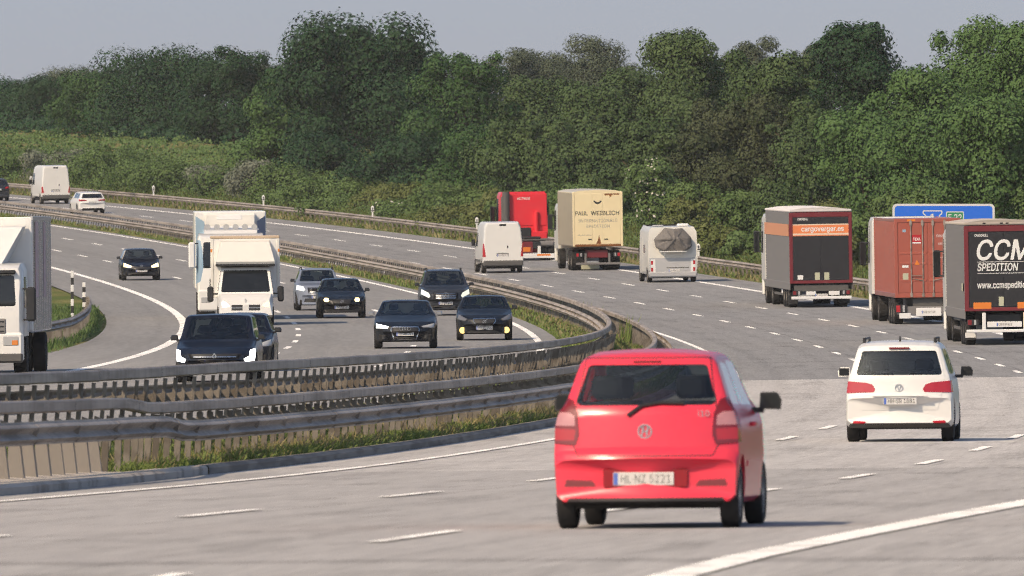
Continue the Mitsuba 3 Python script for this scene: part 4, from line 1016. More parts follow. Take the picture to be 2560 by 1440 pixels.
def lorry_wheels(P, axles, track=2.05, r=.50, w=.34, dual=()):
    ty, ri = tyre_rim(r, w, .58, 6)
    tp, rp = mikit.ply(ty, 'rubber', smooth=40), mikit.ply(ri, 'rim_grey', smooth=35)
    for y in axles:
        for sx in (-1, 1):
            for off in ((0, -.36) if y in dual else (0,)):
                m = P.M @ np.array([[sx, 0, 0, sx * (track / 2 + off)], [0, sx, 0, y], [0, 0, 1, r - .004], [0, 0, 0, 1.]])
                k = number(P.th + '__wheel')
                shape('tyre', tp, 'rubber', parent=k, to_world=m); shape('rim', rp, 'rim_grey', parent=k, to_world=m)
def cab(P, y0, y1, z0, z1, w, m, deflector=None, mir='black_plastic', glass='glass_black', zmir=2.1, mh=.75):
    """Cab over engine, front at y1."""
    h = w / 2; d = .10
    pts = []
    for y, dz, dx in ((y0, 0, .04), (y0 + .08, .06, 0), (y1 - .42, .03, 0), (y1 - .14, -.10, .05), (y1 - .02, -1.25, .10)):
        for sx in (-1, 1): pts.append((sx * (h - dx - .10), y, z1 + dz - .02)); pts.append((sx * (h - dx - .02), y, z1 + dz - .22))
    for sx in (-1, 1):
        for y, dx in ((y0, 0), (y1 - .2, 0), (y1, .12)): pts += [(sx * (h - dx), y, z0), (sx * (h - dx), y, z0 + 1.0)]
    hl = hull(pts)
    k = P.m('cab', hl, m, 40)
    zw = z0 + (z1 - z0) * .42
    P.m('windscreen', prism(rnd([(-h + .20, zw), (h - .20, zw), (h - .24, z1 - .28), (-h + .24, z1 - .28)], .06), y1 - .9, y1 + .3, 'y') ^ hl.translate([0, .012, 0]), glass, 40)
    for sx, (a, b_) in ((-1, (-1.6, -.4)), (1, (.4, 1.6))):
        P.m('side_window', prism(rnd([(y1 - 1.15, zw - .05), (y1 - .22, zw - .05), (y1 - .36, z1 - .32), (y1 - 1.15, z1 - .32)], .06), a, b_, 'x') ^ hl.translate([sx * .01, 0, 0]), glass, 40)
        k2 = P.b('door_mirror', *sorted((sx * (h + .06), sx * (h + .30))), y1 - .10, y1 + .06, zmir - mh / 2, zmir + mh / 2, mir, .05)
        P.m('mirror_arm', cat([bar((sx * (h - .1), y1 - .25, zmir + q * mh * .45), (sx * (h + .2), y1 - .02, zmir + q * mh * .45), .022) for q in (-1, 1)]), 'black_plastic')
        P.b('mirror_glass', *sorted((sx * (h + .08), sx * (h + .28))), y1 - .108, y1 - .102, zmir - mh / 2 + .05, zmir + mh / 2 - .05, 'glass_black', .0, parent=k2)
    P.b('bumper', -h + .02, h - .02, y1 - .35, y1 + .06, .32, z0 + .10, m, .06)
    return hl
def undercarriage(P, y0, y1):
    P.b('chassis', -.55, .55, y0, y1, .70, 1.0, 'black_plastic', .02)
def bumper_bar(P, z, m, w=2.4, y=.05, h=.10): P.b('rear_bumper', -w / 2, w / 2, y, y + .08, z - h / 2, z + h / 2, m, .015)
def rear_lamps(P, z, xs, w=.34, h=.16, y=.0, m='lens_dark_red'):
    for sx in (-1, 1):
        k = P.b('taillight', *sorted((sx * xs - w / 2, sx * xs + w / 2)), y - .03, y + .08, z - h / 2, z + h / 2, 'black_plastic', .01)
        P.b('lens', *sorted((sx * (xs + w * .1), sx * (xs + w * .46))), y - .036, y - .02, z - h * .42, z + h * .42, m, .01, parent=k)
        P.b('lens', *sorted((sx * (xs - w * .10), sx * (xs - w * .30))), y - .036, y - .02, z - h * .42, z + h * .42, 'lens_clear', .01, parent=k)
def curtain(P, L, W, z0, z1, m, n=34, side=-1, amp=.018):
    """Curtain side with soft vertical folds."""
    ys = np.linspace(.12, L - .1, n * 4 + 1)
    x = side * (W / 2 - .012) + side * amp * (np.abs(np.sin(np.linspace(0, n * math.pi / 2, len(ys)))) - .3)
    zz = np.array([z0, z0 + .02, (z0 + z1) / 2, z1])
    v = np.array([[(x[i], ys[i], z) for z in zz] for i in range(len(ys))]).reshape(-1, 3)
    k = 4; i = (np.arange(len(ys) - 1)[:, None] * k + np.arange(3)[None]).ravel()
    return v, np.stack([i, i + k, i + k + 1, i + 1], 1)
def stay(P, L): 
    P.b('side_guard', -1.20, -1.14, 5.3, L - 3.9, .45, .55, 'grey_plastic', .01); P.b('side_guard', -1.20, -1.14, 5.3, L - 3.9, .75, .85, 'grey_plastic', .01)
    P.b('side_guard', 1.14, 1.20, 5.3, L - 3.9, .45, .55, 'grey_plastic', .01); P.b('side_guard', 1.14, 1.20, 5.3, L - 3.9, .75, .85, 'grey_plastic', .01)

# --- semi-trailer lettered CCM at the right edge
def semi(label, s, u, yref, roof, capm, rearm, framem, z0, zb, H=4.0, turn=0.0, cabm=WHITE):
    M = pmat(s, u, yref=yref, turn=turn); th = thing('articulated_lorry', label, 'lorry'); P = Part(th, M); L, W = 13.6, 2.54
    P.b('trailer_body', -W / 2 + .03, W / 2 - .03, .03, L, zb, H - .14, 'tarp_black', .02)
    P.b('roof', -W / 2, W / 2, 0, L, H - .14, H - .035, capm, .03)
    P.m('roof_skin', hull([(x, y, z) for y in (0.02, L) for x, z in ((-W / 2 + .02, H - .05), (W / 2 - .02, H - .05), (0, H + .045), (-.7, H + .03), (.7, H + .03))]), capm)
    for sx in (-1, 1):
        P.m('side_curtain', curtain(P, L, W, zb - .02, H - .13, None, side=sx), 'tarp_grey', True)
        P.b('corner_post', *sorted((sx * (W / 2 - .14), sx * (W / 2 + .004))), -.015, .10, zb, H - .16, framem, .015)
        P.b('lower_skirt', *sorted((sx * (W / 2 - .03), sx * (W / 2 + .012))), .10, L, zb - .26, zb + .06, 'tarp_grey', .015)
    P.b('rear_frame', -W / 2 + .14, W / 2 - .14, -.012, .08, H - .36 + .02, H - .15, framem, .01)
    P.b('rear_frame', -W / 2 + .14, W / 2 - .14, -.012, .08, zb, zb + .12, framem, .01)
    for sx in (-1, 1): P.b('rear_door', *sorted((sx * .006, sx * (W / 2 - .15))), -.004, .06, zb + .13, H - .36, 'tarp_black', .012)
    undercarriage(P, .3, 12.5)
    lorry_wheels(P, [2.0, 3.3, 4.6]); lorry_wheels(P, [11.0], dual=(11.0,)); lorry_wheels(P, [14.7])
    P.b('tractor_chassis', -.45, .45, 9.6, 16.0, .55, .95, 'black_plastic', .02)
    cab(P, 14.1, 16.4, 1.0, 3.7, 2.5, cabm, zmir=2.55, mh=.9)
    stay(P, L)
    for sx in (-1, 1): P.b('mudguard', *sorted((sx * .86, sx * 1.22)), 1.35, 5.25, 1.02, 1.06, 'black_plastic', .01)
    return th, P, M
th, P, M = semi('black lorry trailer with white lettering and orange reflectors, cut by the right picture edge', 429.5, 9.62, 2.0, None, 'roof_beige', None, 'frame_red', 0, 1.10)
P.t('CCM', .62, .02, 2.76, -.012, bold=True, ital=.18, width=1.72)
P.t('SPEDITION', .235, -.20, 2.40, -.012, bold=True, ital=.12, width=1.30)
P.b('thin_line', -.86, .95, -.010, .0, 2.675, 2.69, 'letter_white', 0); P.b('thin_line', -.86, .95, -.010, .0, 2.31, 2.325, 'letter_white', 0)
P.t('www.ccmspedition.de', .20, .10, 1.84, -.012, bold=True, width=1.94)
P.t('CARGOBULL', .085, -.72, 3.50, -.012, bold=True, width=.44)
for a, b in ((-1.0, -.42), (.42, 1.0)): P.b('reflector', a, b, -.03, 0, 1.17, 1.38, 'reflector_orange', .01)
for x in (-.10, .72): P.b('sticker', x - .08, x + .08, -.008, 0, 1.26, 1.56, 'sticker_pale', 0)
bumper_bar(P, .46, 'letter_white', 2.46, .0, .10); rear_lamps(P, .74, 1.02, .36, .2, .12)
for sx in (-1, 1): P.b('bumper_bracket', *sorted((sx * .72, sx * .60)), .02, .14, .5, 1.05, 'letter_white', .01)
P.b('plate_panel', -.56, .56, .05, .10, .58, .76, 'letter_white', .01); plate(th, M, 'OD·CM 411', .67, .045, True)
for sx in (-1, 1):
    k = P.b('mud_flap', *sorted((sx * .86, sx * 1.24)), 1.28, 1.31, .16, .46, 'black_plastic', .01)
    shape('flap_print', box(*sorted((sx * .88, sx * 1.22)), 1.274, 1.279, .24, .40), 'letter_white', parent=k, to_world=M)
P.b('side_label', -1.300, -1.292, .9, 1.5, 1.75, 2.0, 'sticker_pale', 0)
for x in (-.62, -.06, .12): P.b('marker_light', x - .05, x + .05, -.02, .02, 3.90, 3.95, 'black_plastic', .01)
# --- semi-trailer with the orange band
th, P, M = semi('black lorry trailer with orange band, dark red frame and pale roof', 538.3, 9.78, 2.0, None, 'roof_pale', None, 'frame_red', 0, .98)
k = P.b('orange_band', -1.13, 1.13, -.016, -.005, 2.90, 3.38, 'stripe_orange', 0)
P.b('pale_line', -1.13, 1.13, -.020, -.016, 2.935, 3.005, 'stripe_pale', 0, parent=k); P.b('pale_line', -1.13, 1.13, -.020, -.016, 3.335, 3.38, 'stripe_pale', 0, parent=k)
P.t('cargoverger.es', .20, .08, 3.09, -.018, bold=True, width=1.72, parent=k)
P.t('CARGOBULL', .09, -.72, 3.54, -.012, bold=True, width=.44)
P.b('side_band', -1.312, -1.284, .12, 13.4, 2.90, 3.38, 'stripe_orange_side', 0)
P.b('sticker', -.96, -.74, -.010, 0, 1.14, 1.32, 'letter_white', 0)
for x in (-.16, .22): P.b('sticker', x - .10, x + .10, -.010, 0, 1.12, 1.42, 'sticker_pale', 0)
bumper_bar(P, .40, 'letter_white', 2.44, .0, .12); rear_lamps(P, .60, .98, .38, .18, .08)
for a, b in ((-.62, -.22), (.30, .74)): P.b('lamp_panel', a, b, .04, .08, .50, .66, 'letter_white', .01)
plate(th, M, 'R 3381 BCZ', .50, .03, True)
P.b('underrun_panel', -1.1, 1.1, .10, .14, .66, .92, 'grey_plastic', .01)
for sx in (-1, 1): P.b('mud_flap', *sorted((sx * .86, sx * 1.24)), 1.28, 1.31, .14, .5, 'black_plastic', .01)
P.b('landing_box', -1.18, -.7, 5.2, 6.0, .45, .95, 'letter_white', .03)
# --- container lorry between them
M = pmat(487.1, 10.32, yref=1.6); th = thing('container_lorry', 'lorry with a rust red shipping container between the two black trailers', 'lorry'); P = Part(th, M)
W, L, z0, z1 = 2.44, 12.19, .98, 3.87
P.b('container', -W / 2 + .05, W / 2 - .05, .06, L - .05, z0 + .1, z1 - .03, 'paint_container', .01)
for sx in (-1, 1):            # corrugated side
    ys = np.linspace(.15, L - .15, 161); ph = (np.arange(161) % 8); x = sx * (W / 2 - .012 - np.where(ph < 4, 0, .036))
    v = np.array([[(x[i], ys[i], z0 + .16), (x[i], ys[i], z1 - .1)] for i in range(161)]).reshape(-1, 3); i = np.arange(160) * 2
    P.m('side_wall', (v, np.stack([i, i + 2, i + 3, i + 1], 1)), 'paint_container', False)
    for y in (0, L - .16): P.b('corner_post', *sorted((sx * (W / 2 - .12), sx * W / 2)), y, y + .16, z0, z1, 'paint_container', .01)
    P.b('bottom_rail', *sorted((sx * (W / 2 - .06), sx * W / 2)), .16, L - .16, z0, z0 + .16, 'paint_container', .01); P.b('top_rail', *sorted((sx * (W / 2 - .06), sx * W / 2)), .16, L - .16, z1 - .1, z1, 'paint_container', .01)
P.b('door_header', -W / 2 + .12, W / 2 - .12, .0, .1, z1 - .14, z1, 'paint_container', .01); P.b('door_sill', -W / 2 + .12, W / 2 - .12, 0, .1, z0, z0 + .16, 'paint_container', .01)
for sx in (-1, 1):
    k = P.b('door', *sorted((sx * .012, sx * (W / 2 - .13))), .02, .07, z0 + .18, z1 - .16, 'paint_container', .008)
    for zc in (z0 + .62, z0 + 1.25, z0 + 1.62): P.b('door_rib', *sorted((sx * .05, sx * (W / 2 - .18))), -.008, .02, zc - .05, zc + .05, 'paint_container', .02, parent=k)
    for xb in (.19, .62): 
        P.m('locking_bar', cat([bar((sx * xb, -.03, z0 + .02), (sx * xb, -.03, z1 - .04), .021), box(sx * xb - .045, sx * xb + .045, -.05, .02, z0 + .02, z0 + .17, .01), box(sx * xb - .045, sx * xb + .045, -.05, .02, z1 - .26, z1 - .08, .01)]), 'letter_grey' if False else 'galvanised', parent=k)
    P.m('locking_handle', cat([bar((sx * .19, -.05, z0 + .62), (sx * .60, -.05, z0 + .70), .014), bar((sx * .24, -.05, z0 + .80), (sx * .62, -.05, z0 + .80), .014)]), 'galvanised', parent=k)
k = P.b('red_label', -.57, -.24, -.012, .018, 2.95, 3.28, 'lens_red', 0); P.t('TEXA', .10, -.405, 3.07, -.014, bold=True, parent=k, width=.26); P.b('white_bar', -.56, -.25, -.015, -.012, 2.96, 3.01, 'letter_white', 0, parent=k)
P.m('warning_triangle', prism([(-.50, 2.18), (-.31, 2.18), (-.405, 2.36)], -.012, .02, 'y'), 'reflector_orange')
P.b('white_label', -.95, -.72, -.004, .018, 2.08, 2.17, 'letter_white', 0); P.b('grey_label', -.93, -.73, -.004, .018, 1.62, 1.88, 'sticker_pale', 0); P.b('round_label', -.92, -.80, -.004, .018, 3.38, 3.48, 'paint_blue_pale', 0)
P.t('TEXU 482913', .09, .62, 3.18, .012, width=.62); P.t('45G1', .08, .50, 2.9, .012, width=.25); P.t('MAX 32500', .05, .62, 2.6, .012, width=.5); P.t('TARE 3900', .05, .62, 2.4, .012, width=.5)
P.b('yellow_strip', -.75, -.45, .0 - .004, .0, 3.78, 3.85, 'reflector_orange', 0)
P.b('chassis', -.55, .55, .2, 13.5, .62, .97, 'grey_plastic', .02)
lorry_wheels(P, [1.6, 2.9, 4.2]); lorry_wheels(P, [10.6], dual=(10.6,)); lorry_wheels(P, [14.3])
rear_lamps(P, .58, 1.0, .42, .30, .0, 'lens_red')
for sx in (-1, 1): P.b('white_panel', *sorted((sx * .66, sx * 1.08)), -.04, .02, .22, .42, 'letter_white', .01)
P.b('plate_panel', -.46, .46, -.02, .06, .30, .60, 'letter_white', .01); plate(th, M, 'HH·TX 945', .45, -.026, True); P.b('rear_bumper', -1.16, 1.16, .03, .14, .36, .66, 'trim_grey', .02)
cab(P, 13.4, 15.7, 1.0, 3.85, 2.5, WHITE, zmir=2.5, mh=.9)
P.b('tractor_chassis', -.45, .45, 9.4, 15.4, .55, .95, 'black_plastic', .02)
for sx in (-1, 1): P.b('mudguard', *sorted((sx * .86, sx * 1.22)), .9, 4.9, 1.0, 1.03, 'black_plastic', .01)
# --- cream swap body lorry
M = pmat(653, 9.97, yref=1.7); th = thing('box_lorry', 'old cream box lorry with black lettering and rust stains on its rear doors', 'lorry'); P = Part(th, M)
W, L, z0, z1 = 2.46, 7.6, 1.18, 3.88
P.b('box_body', -W / 2, W / 2, .06, L, z0, z1, 'paint_cream', .05)
P.m('roof', hull([(x, y, z) for y in (.05, L) for x, z in ((-W / 2 + .01, z1 - .05), (W / 2 - .01, z1 - .05), (-W / 2 + .3, z1 + .05), (W / 2 - .3, z1 + .05), (0, z1 + .08))]), 'paint_cream')
for sx in (-1, 1):
    P.m('side_panel', curtain(P, L, W + .03, z0 + .05, z1 - .08, None, 22, sx, .01), 'paint_cream_side', True)
    P.b('corner_post', *sorted((sx * (W / 2 - .09), sx * (W / 2 + .01))), .0, .12, z0, z1 - .02, 'paint_cream', .015)
for a, b in ((-1.13, -.255), (-.245, .255), (.265, 1.13)): P.b('rear_door', a, b, .02, .07, z0 + .12, z1 - .09, 'paint_cream', .012)
P.b('door_sill', -1.13, 1.13, .01, .08, z0, z0 + .11, 'rust', .012, label='rust stained sill under the doors')
P.t('PAUL', .20, -.80, 2.72, .010, 'letter_black', bold=True, width=.62); P.t('WEIBLICH', .20, .36, 2.72, .010, 'letter_black', bold=True, width=1.40)
P.t('INTERNATIONALE', .16, 0, 2.37, .010, 'letter_grey', width=1.92); P.t('SPEDITION', .15, .0, 2.10, .010, 'letter_grey', width=1.18); P.t('Stückgut und Teilladungen', .06, -.65, 1.72, .010, 'letter_grey', width=.7)
a = np.linspace(math.pi * 1.05, math.pi * 1.95, 12)
P.m('bird_emblem', prism(solid_ccw([(.20 * math.cos(t), 3.46 + .20 * math.sin(t)) for t in a] + [(.12 * math.cos(t), 3.46 + .10 * math.sin(t)) for t in a[::-1]]), .008, .02, 'y'), 'letter_black')
P.m('rust_stain', prism([(-.10, 1.31), (.16, 1.31), (.05, 1.75), (-.02, 1.48)], .012, .02, 'y'), 'rust'); P.m('rust_stain', prism(solid_ccw([(.3, 3.78), (1.1, 3.78), (1.05, 3.70), (.75, 3.72), (.62, 3.58), (.55, 3.72), (.4, 3.66)]), .012, .02, 'y'), 'rust')
for x in (-.40, .40): P.b('door_lock', x - .10, x + .10, .0, .02, 1.50, 1.56, 'black_plastic', .01)
P.b('chassis', -.50, .50, .3, 9.0, .62, 1.0, 'frame_red', .02); rear_lamps(P, .78, .92, .36, .20, .10, 'lens_red')
bumper_bar(P, .34, 'trim_grey', 2.2, .05, .11)
for x in (-.62, .55): P.b('bumper_bracket', x - .05, x + .05, .08, .16, .36, .85, 'trim_grey', .01)
P.b('mud_flap', -.75, .15, 1.1, 1.13, .05, .28, 'sticker_pale', .01)
lorry_wheels(P, [1.7, 3.0], dual=(1.7, 3.0)); lorry_wheels(P, [7.9])
cab(P, 7.75, 9.9, 1.0, 3.2, 2.42, 'paint_offwhite', zmir=2.3)
for sx in (-1, 1): P.b('mudguard', *sorted((sx * .80, sx * 1.2)), 1.0, 3.7, 1.03, 1.06, 'black_plastic', .01)
# --- red tractor unit
M = pmat(684, 9.95, yref=.9); th = thing('lorry_tractor', 'bright red lorry tractor without trailer, behind the white panel van', 'lorry'); P = Part(th, M)
cab(P, 3.7, 5.9, 1.0, 3.48, 2.46, 'paint_lorry_red', zmir=2.3, mh=.9)
P.b('cab_back', -1.16, 1.20, 3.62, 3.70, 1.75, 3.40, 'paint_lorry_red', .03); P.t('ACTROS', .12, -.02, 3.10, 3.612, bold=True, width=.68)
P.m('exhaust_stack', cat([tm(cyl(.19, 1.0, 3.52, 'z', (-.96, 3.44))), box(-1.20, -.78, 3.42, 3.64, 1.1, 3.30, .06)]), 'grey_plastic'); P.m('air_duct', cyl(.14, 1.3, 2.45, 'z', (.62, 3.52)), 'paint_lorry_red')
P.b('gas_box', -.5, .30, 3.2, 3.6, 1.05, 1.65, 'black_plastic', .03); P.b('frame_panel', .30, 1.15, 3.3, 3.6, 1.05, 1.45, 'paint_lorry_red', .03)
P.b('chassis', -.45, .45, .1, 5.6, .62, .98, 'black_plastic', .02); P.b('deck_plate', -1.05, 1.18, .25, 3.0, 1.02, 1.10, 'grey_plastic', .02)
P.b('coupling_plate', -.35, .55, .8, 1.9, 1.1, 1.22, 'black_plastic', .04)
P.b('tank', .38, 1.20, .2, .9, .72, 1.0, 'trim_grey', .08)
k = P.b('tail_panel', -1.2, .05, .02, .12, .40, .98, 'frame_red', .02); P.b('reflector', -.95, -.08, -.01, .02, .46, .70, 'reflector_orange', .01, parent=k); P.b('lens', -.95, -.45, -.01, .02, .76, .9, 'lens_red', .01, parent=k)
P.b('rear_bumper', -1.2, 1.22, .0, .1, .12, .36, 'letter_white', .02); P.b('yellow_plate', .25, .95, -.012, 0, .24, .34, 'reflector_orange', .0); P.b('bumper_bracket', .30, .46, .05, .15, .34, .75, 'letter_white', .01)
lorry_wheels(P, [.9], dual=(.9,)); lorry_wheels(P, [4.7])
# --- white panel vans
def panel_van(label, s, u, W, H, L, lampw=.10, turn=0.0, plain_=False):
    M = pmat(s, u, yref=.95, turn=turn); th = thing('van', label, 'van'); P = Part(th, M); w = W / 2
    pts = []
    for y, dz, dx in ((.0, -.10, .06), (.10, -.03, .02), (.5, 0, 0), (L * .5, 0, 0), (L - 1.9, -.06, 0), (L - 1.6, -.22, .04)):
        for sx in (-1, 1): pts += [(sx * (w * .80 - dx), y, H + dz), (sx * (w * .90 - dx), y, H + dz - .16), (sx * (w - dx * .6), y * (1 if y else 1) + (.02 if not y else 0), 1.15), (sx * (w - dx * .5), y, .50)]
    for sx in (-1, 1): pts += [(sx * (w - .06), L - .9, 1.20), (sx * (w - .02), L - 1.2, .5)]
    rear = hull(pts)
    nose = hull([(sx * (w - d), y, z) for sx in (-1, 1) for d, y, z in ((.02, L - 1.6, 1.3), (.02, L - 1.6, .4), (.06, L - .5, 1.12), (.14, L - .06, .95), (.16, L, .7), (.14, L, .35), (.05, L - .5, .35))])
    body = (rear + nose)
    for y in (.95, L - 1.0):
        for sx in (-1, 1): body = body - cyl(.40, *sorted((sx * (w - .32), sx * (w + .2))), c=(y, .335), n=28)
    P.m('body', body, WHITE, 35)
    for sx in (-1, 1): P.m('rear_door', patch(rear, [(sx * .008, .62), (sx * (w - .20), .62), (sx * (w - .20), 1.6), (sx * (w * .78), H - .24), (sx * .008, H - .24)] if sx > 0 else [(-(w - .20), .62), (-.008, .62), (-.008, H - .24), (-w * .78, H - .24), (-(w - .20), 1.6)], 'r', .012, L, .3), WHITE, 35)
    zl = (.80, 1.46) if not plain_ else (.75, 1.2)
    for sx in (-1, 1): P.m('taillight', patch(rear, solid_ccw([(sx * (w - lampw - .05), zl[0]), (sx * (w + .1), zl[0]), (sx * (w + .1), zl[1]), (sx * (w - lampw * .6), zl[1])]), 'r', .02, L, .22), 'lens_red', 35)
    P.b('bumper', -w + .02, w - .02, -.07, .30, .34, .62, 'grey_plastic', .05)
    for sx in (-1, 1): P.b('side_strip', *sorted((sx * (w - .02), sx * (w + .015))), 1.4, L - 1.6, .52, .66, 'grey_plastic' if not plain_ else WHITE, .01)
    P.m('windscreen', prism(rnd([(-w + .2, 1.25), (w - .2, 1.25), (w * .72, H - .38), (-w * .72, H - .38)], .05), L - 2.4, L + .2, 'y') ^ hull([(sx * (w - .05), y, z) for sx in (-1, 1) for y, z in ((L - .88, 1.24), (L - 1.57, H - .24), (L - 1.5, 1.24), (L - 1.75, H - .24))]), 'glass_black')
    for sx in (-1, 1):
        P.m('side_window', prism(rnd([(L - 2.5, 1.28), (L - 1.35, 1.28), (L - 1.75, H - .55), (L - 2.5, H - .55)], .05), *sorted((sx * (w - .14), sx * (w + .03))), 'x') ^ (rear.translate([sx * .01, 0, 0])), 'glass_black')
        mirror(th, M, w - .02, L - 1.45, 1.25, 'black_plastic', sx, .22, .36)
    P.b('underbody', -w + .2, w - .2, .3, L - .3, .22, .5, 'rubber', .03)
    wheels(th, M, [.95, L - 1.0], W - .24, .335, .22, 'rim_grey')
    P.b('plate_recess', -.34, .28, -.018, .05, .80, 1.00, 'trim_grey', .02); plate(th, M, 'HL·DK 207', .87, -.02, True, -.03)
    P.b('door_lock', .18, .27, -.02, .05, 1.20, 1.36, 'black_plastic', .02)
    P.b('brake_light', -.17, .17, -.02, .14, H - .20, H - .10, 'black_plastic', .02)
    return P
panel_van('white panel van with dark grey bumper beside the red lorry tractor', 649.5, 5.02, 2.0, 2.50, 5.4)
panel_van('white high roof van far away on the bend at the left', 900, 9.54, 1.93, 2.60, 5.9, plain_=True)
# --- motorhome with a covered bicycle rack
M = pmat(615, 9.92, yref=.95); th = thing('motorhome', 'white motorhome with a grey covered bicycle rack on its rear, right of the cream lorry', 'motorhome'); P = Part(th, M); w, L, H = 1.15, 5.7, 2.56
sh = hull([(sx * (w - d), y, z) for sx in (-1, 1) for d, y, z in ((.16, .10, H), (.03, .06, H - .24), (.0, .03, 1.15), (.03, .02, .60), (.14, .06, .34), (.16, L * .7, H + .08), (.0, L * .7, H - .2), (.0, L - 1.2, .4), (.02, L - 1.0, 1.2), (.16, L - 1.3, H - .2))])
nose = hull([(sx * (.98 - d), y, z) for sx in (-1, 1) for d, y, z in ((0, L - 1.4, 1.9), (0, L - 1.4, .35), (.1, L - .1, 1.0), (.15, L, .7), (.12, L, .35), (.1, L - 1.0, 1.85))])
body = sh + nose
for y in (.95, L - .95):
    for sx in (-1, 1): body = body - cyl(.39, *sorted((sx * (w - .34), sx * (w + .2))), c=(y, .33), n=28)
P.m('body', body, 'paint_offwhite', 40)
P.m('rear_panel', patch(sh, [(-w + .05, .42), (w - .05, .42), (w - .05, 1.14), (-w + .05, 1.14)], 'r', .016, L, .3), 'paint_lightgrey', 40, label='grey lower rear panel')
P.m('rear_bumper', hull([(sx * (w - d), y, z) for sx in (-1, 1) for d, y, z in ((.02, .04, .50), (.02, .02, .36), (.12, .0, .24), (.10, -.05, .30), (.06, -.06, .46), (.05, .5, .24), (.02, .5, .5))]), 'paint_lightgrey')
for sx in (-1, 1):
    k = P.m('taillight', patch(sh, solid_ccw([(sx * (w - .34), .46), (sx * (w - .10), .46), (sx * (w - .12), 1.08), (sx * (w - .32), 1.08)]), 'r', .028, L, .3), 'letter_white', 35)
    for z in (.60, .92): P.m('lens', patch(sh, solid_ccw([(sx * (w - .22), z - .09), (sx * (w - .12), z - .09), (sx * (w - .12), z + .09), (sx * (w - .22), z + .09)]), 'r', .036, L, .3), 'lens_red', 35, parent=k)
rim_ = [(-.36, -.16, 2.44, .09), (.02, -.30, 2.36, .12), (.40, -.18, 2.42, .09), (.74, -.22, 2.02, .11), (.78, -.20, 1.70, .10), (.52, -.34, 1.55, .12), (.08, -.22, 1.56, .08), (-.40, -.32, 1.52, .10), (-.74, -.20, 1.68, .09), (-.80, -.18, 1.98, .09)]
ball = lambda c: m3.Manifold.sphere(c[3], 12).translate(list(c[:3]))
cov = m3.Manifold()
for i in range(len(rim_)): cov = cov + m3.Manifold.batch_hull([ball(rim_[i]), ball(rim_[(i + 1) % len(rim_)]), ball((-.12 + .3 * (i % 3) * .5, -.40 - .08 * (i % 2), 1.92 + .1 * (i % 2), .10))])
cv = tm(cov.refine_to_length(.08)); n_ = meshkit.fbm(np.array(cv.vertices) * [3.2, 3.2, 1.6], 3, 7); cv.vertices += np.c_[0 * n_, -(n_ - .5) * .20, 0 * n_]
rack = thing('bicycle_cover', 'crumpled grey cover over bicycles on the rear of the white motorhome', 'cover')
shape('tarpaulin', cv, 'tarp_cover', 50, parent=rack, to_world=M)
P.m('bicycle_rack', cat([box(-.60, .62, -.40, -.02, 1.40, 1.46, .02), bar((-.4, -.05, 1.2), (-.4, -.25, 1.42), .02), bar((.4, -.05, 1.2), (.4, -.25, 1.42), .02)]), 'letter_white')
plate(th, M, 'IZ·WM 62', .55, -.0, True, .05); P.b('plate_recess', -.32, .75, -.004, .05, .66, .70, 'grey_plastic', .01)
P.b('side_window', -w - .006, -w + .02, 1.5, 2.4, 1.35, 1.75, 'glass_black', .02); P.b('side_door', -w - .008, -w + .02, 2.7, 3.3, .5, 2.1, 'paint_offwhite', .02); P.b('roof_box', .35, .85, .9, 1.6, H, H + .14, 'letter_white', .04)
P.b('roof_hatch', -.8, -.3, 1.2, 1.7, H + .02, H + .09, 'paint_lightgrey', .03)
P.m('windscreen', prism([(-.8, 1.25), (.8, 1.25), (.72, 1.80), (-.72, 1.80)], L - 1.5, L, 'y') ^ nose.translate([0, .012, .0]), 'glass_black')
P.b('underbody', -w + .2, w - .2, .3, L - .3, .2, .5, 'rubber', .02); wheels(th, M, [L - .95], 2 * w - .26, .33, .22, 'rim_grey'); wheels(th, M, [.95], 2 * w - .26, .33, .22, 'rim_grey')
for sx in (-1, 1): mirror(th, M, 1.0, L - 1.2, 1.3, 'black_plastic', sx, .2, .3)
# --- white refrigerated lorry, oncoming
M = pmat(482, -15.22, True, yref=9.6); th = thing('refrigerated_lorry', 'white refrigerated lorry with blue painted front corners behind the white box van', 'lorry'); P = Part(th, M)
W, z1 = 2.6, 3.92
P.b('box_body', -W / 2, W / 2, 0, 7.6, 1.1, z1, 'paint_white', .04)
P.b('cooling_unit', -.95, .95, 7.6, 8.0, 3.0, z1 - .06, 'paint_offwhite', .08); P.b('cooling_grille', -.42, .50, 8.0, 8.03, 3.62, 3.80, 'letter_white', .02)
for sx, m_ in ((-1, 'paint_blue'), (1, 'paint_blue_pale')): P.m('air_deflector', hull([(sx * a, y, z) for a, y, z in ((1.26, 7.9, 3.75), (1.26, 7.9, 1.3), (.95, 8.6, 3.55), (1.10, 8.3, 1.3), (1.27, 7.7, 3.75), (1.27, 7.7, 1.3))]), m_)
hl = cab(P, 8.0, 10.3, 1.0, 3.10, 2.5, 'paint_white', mir='letter_white', zmir=2.35, mh=.95)
P.m('roof_deflector', hull([(sx * a, y, z) for sx in (-1, 1) for a, y, z in ((1.0, 8.1, 3.05), (1.0, 8.1, 3.40), (.95, 9.1, 3.05), (.95, 8.6, 3.36))]), 'paint_white')
P.m('front_swoosh', prism(rnd([(1.30, 1.3), (1.12, 1.4), (1.02, 1.9), (1.04, 2.5), (1.12, 2.9), (1.30, 2.9)], .05), 9.0, 10.6, 'y') ^ hl.translate([0, .014, 0]), 'paint_blue_pale')
P.m('light_bar', bar((-1.0, 9.3, 3.28), (1.0, 9.3, 3.28), .035), 'chrome')
for x in np.linspace(-.85, .85, 6): P.m('roof_lamp', cyl(.11, 9.30, 9.42, 'y', (x, 3.36), 16), 'lens_clear')
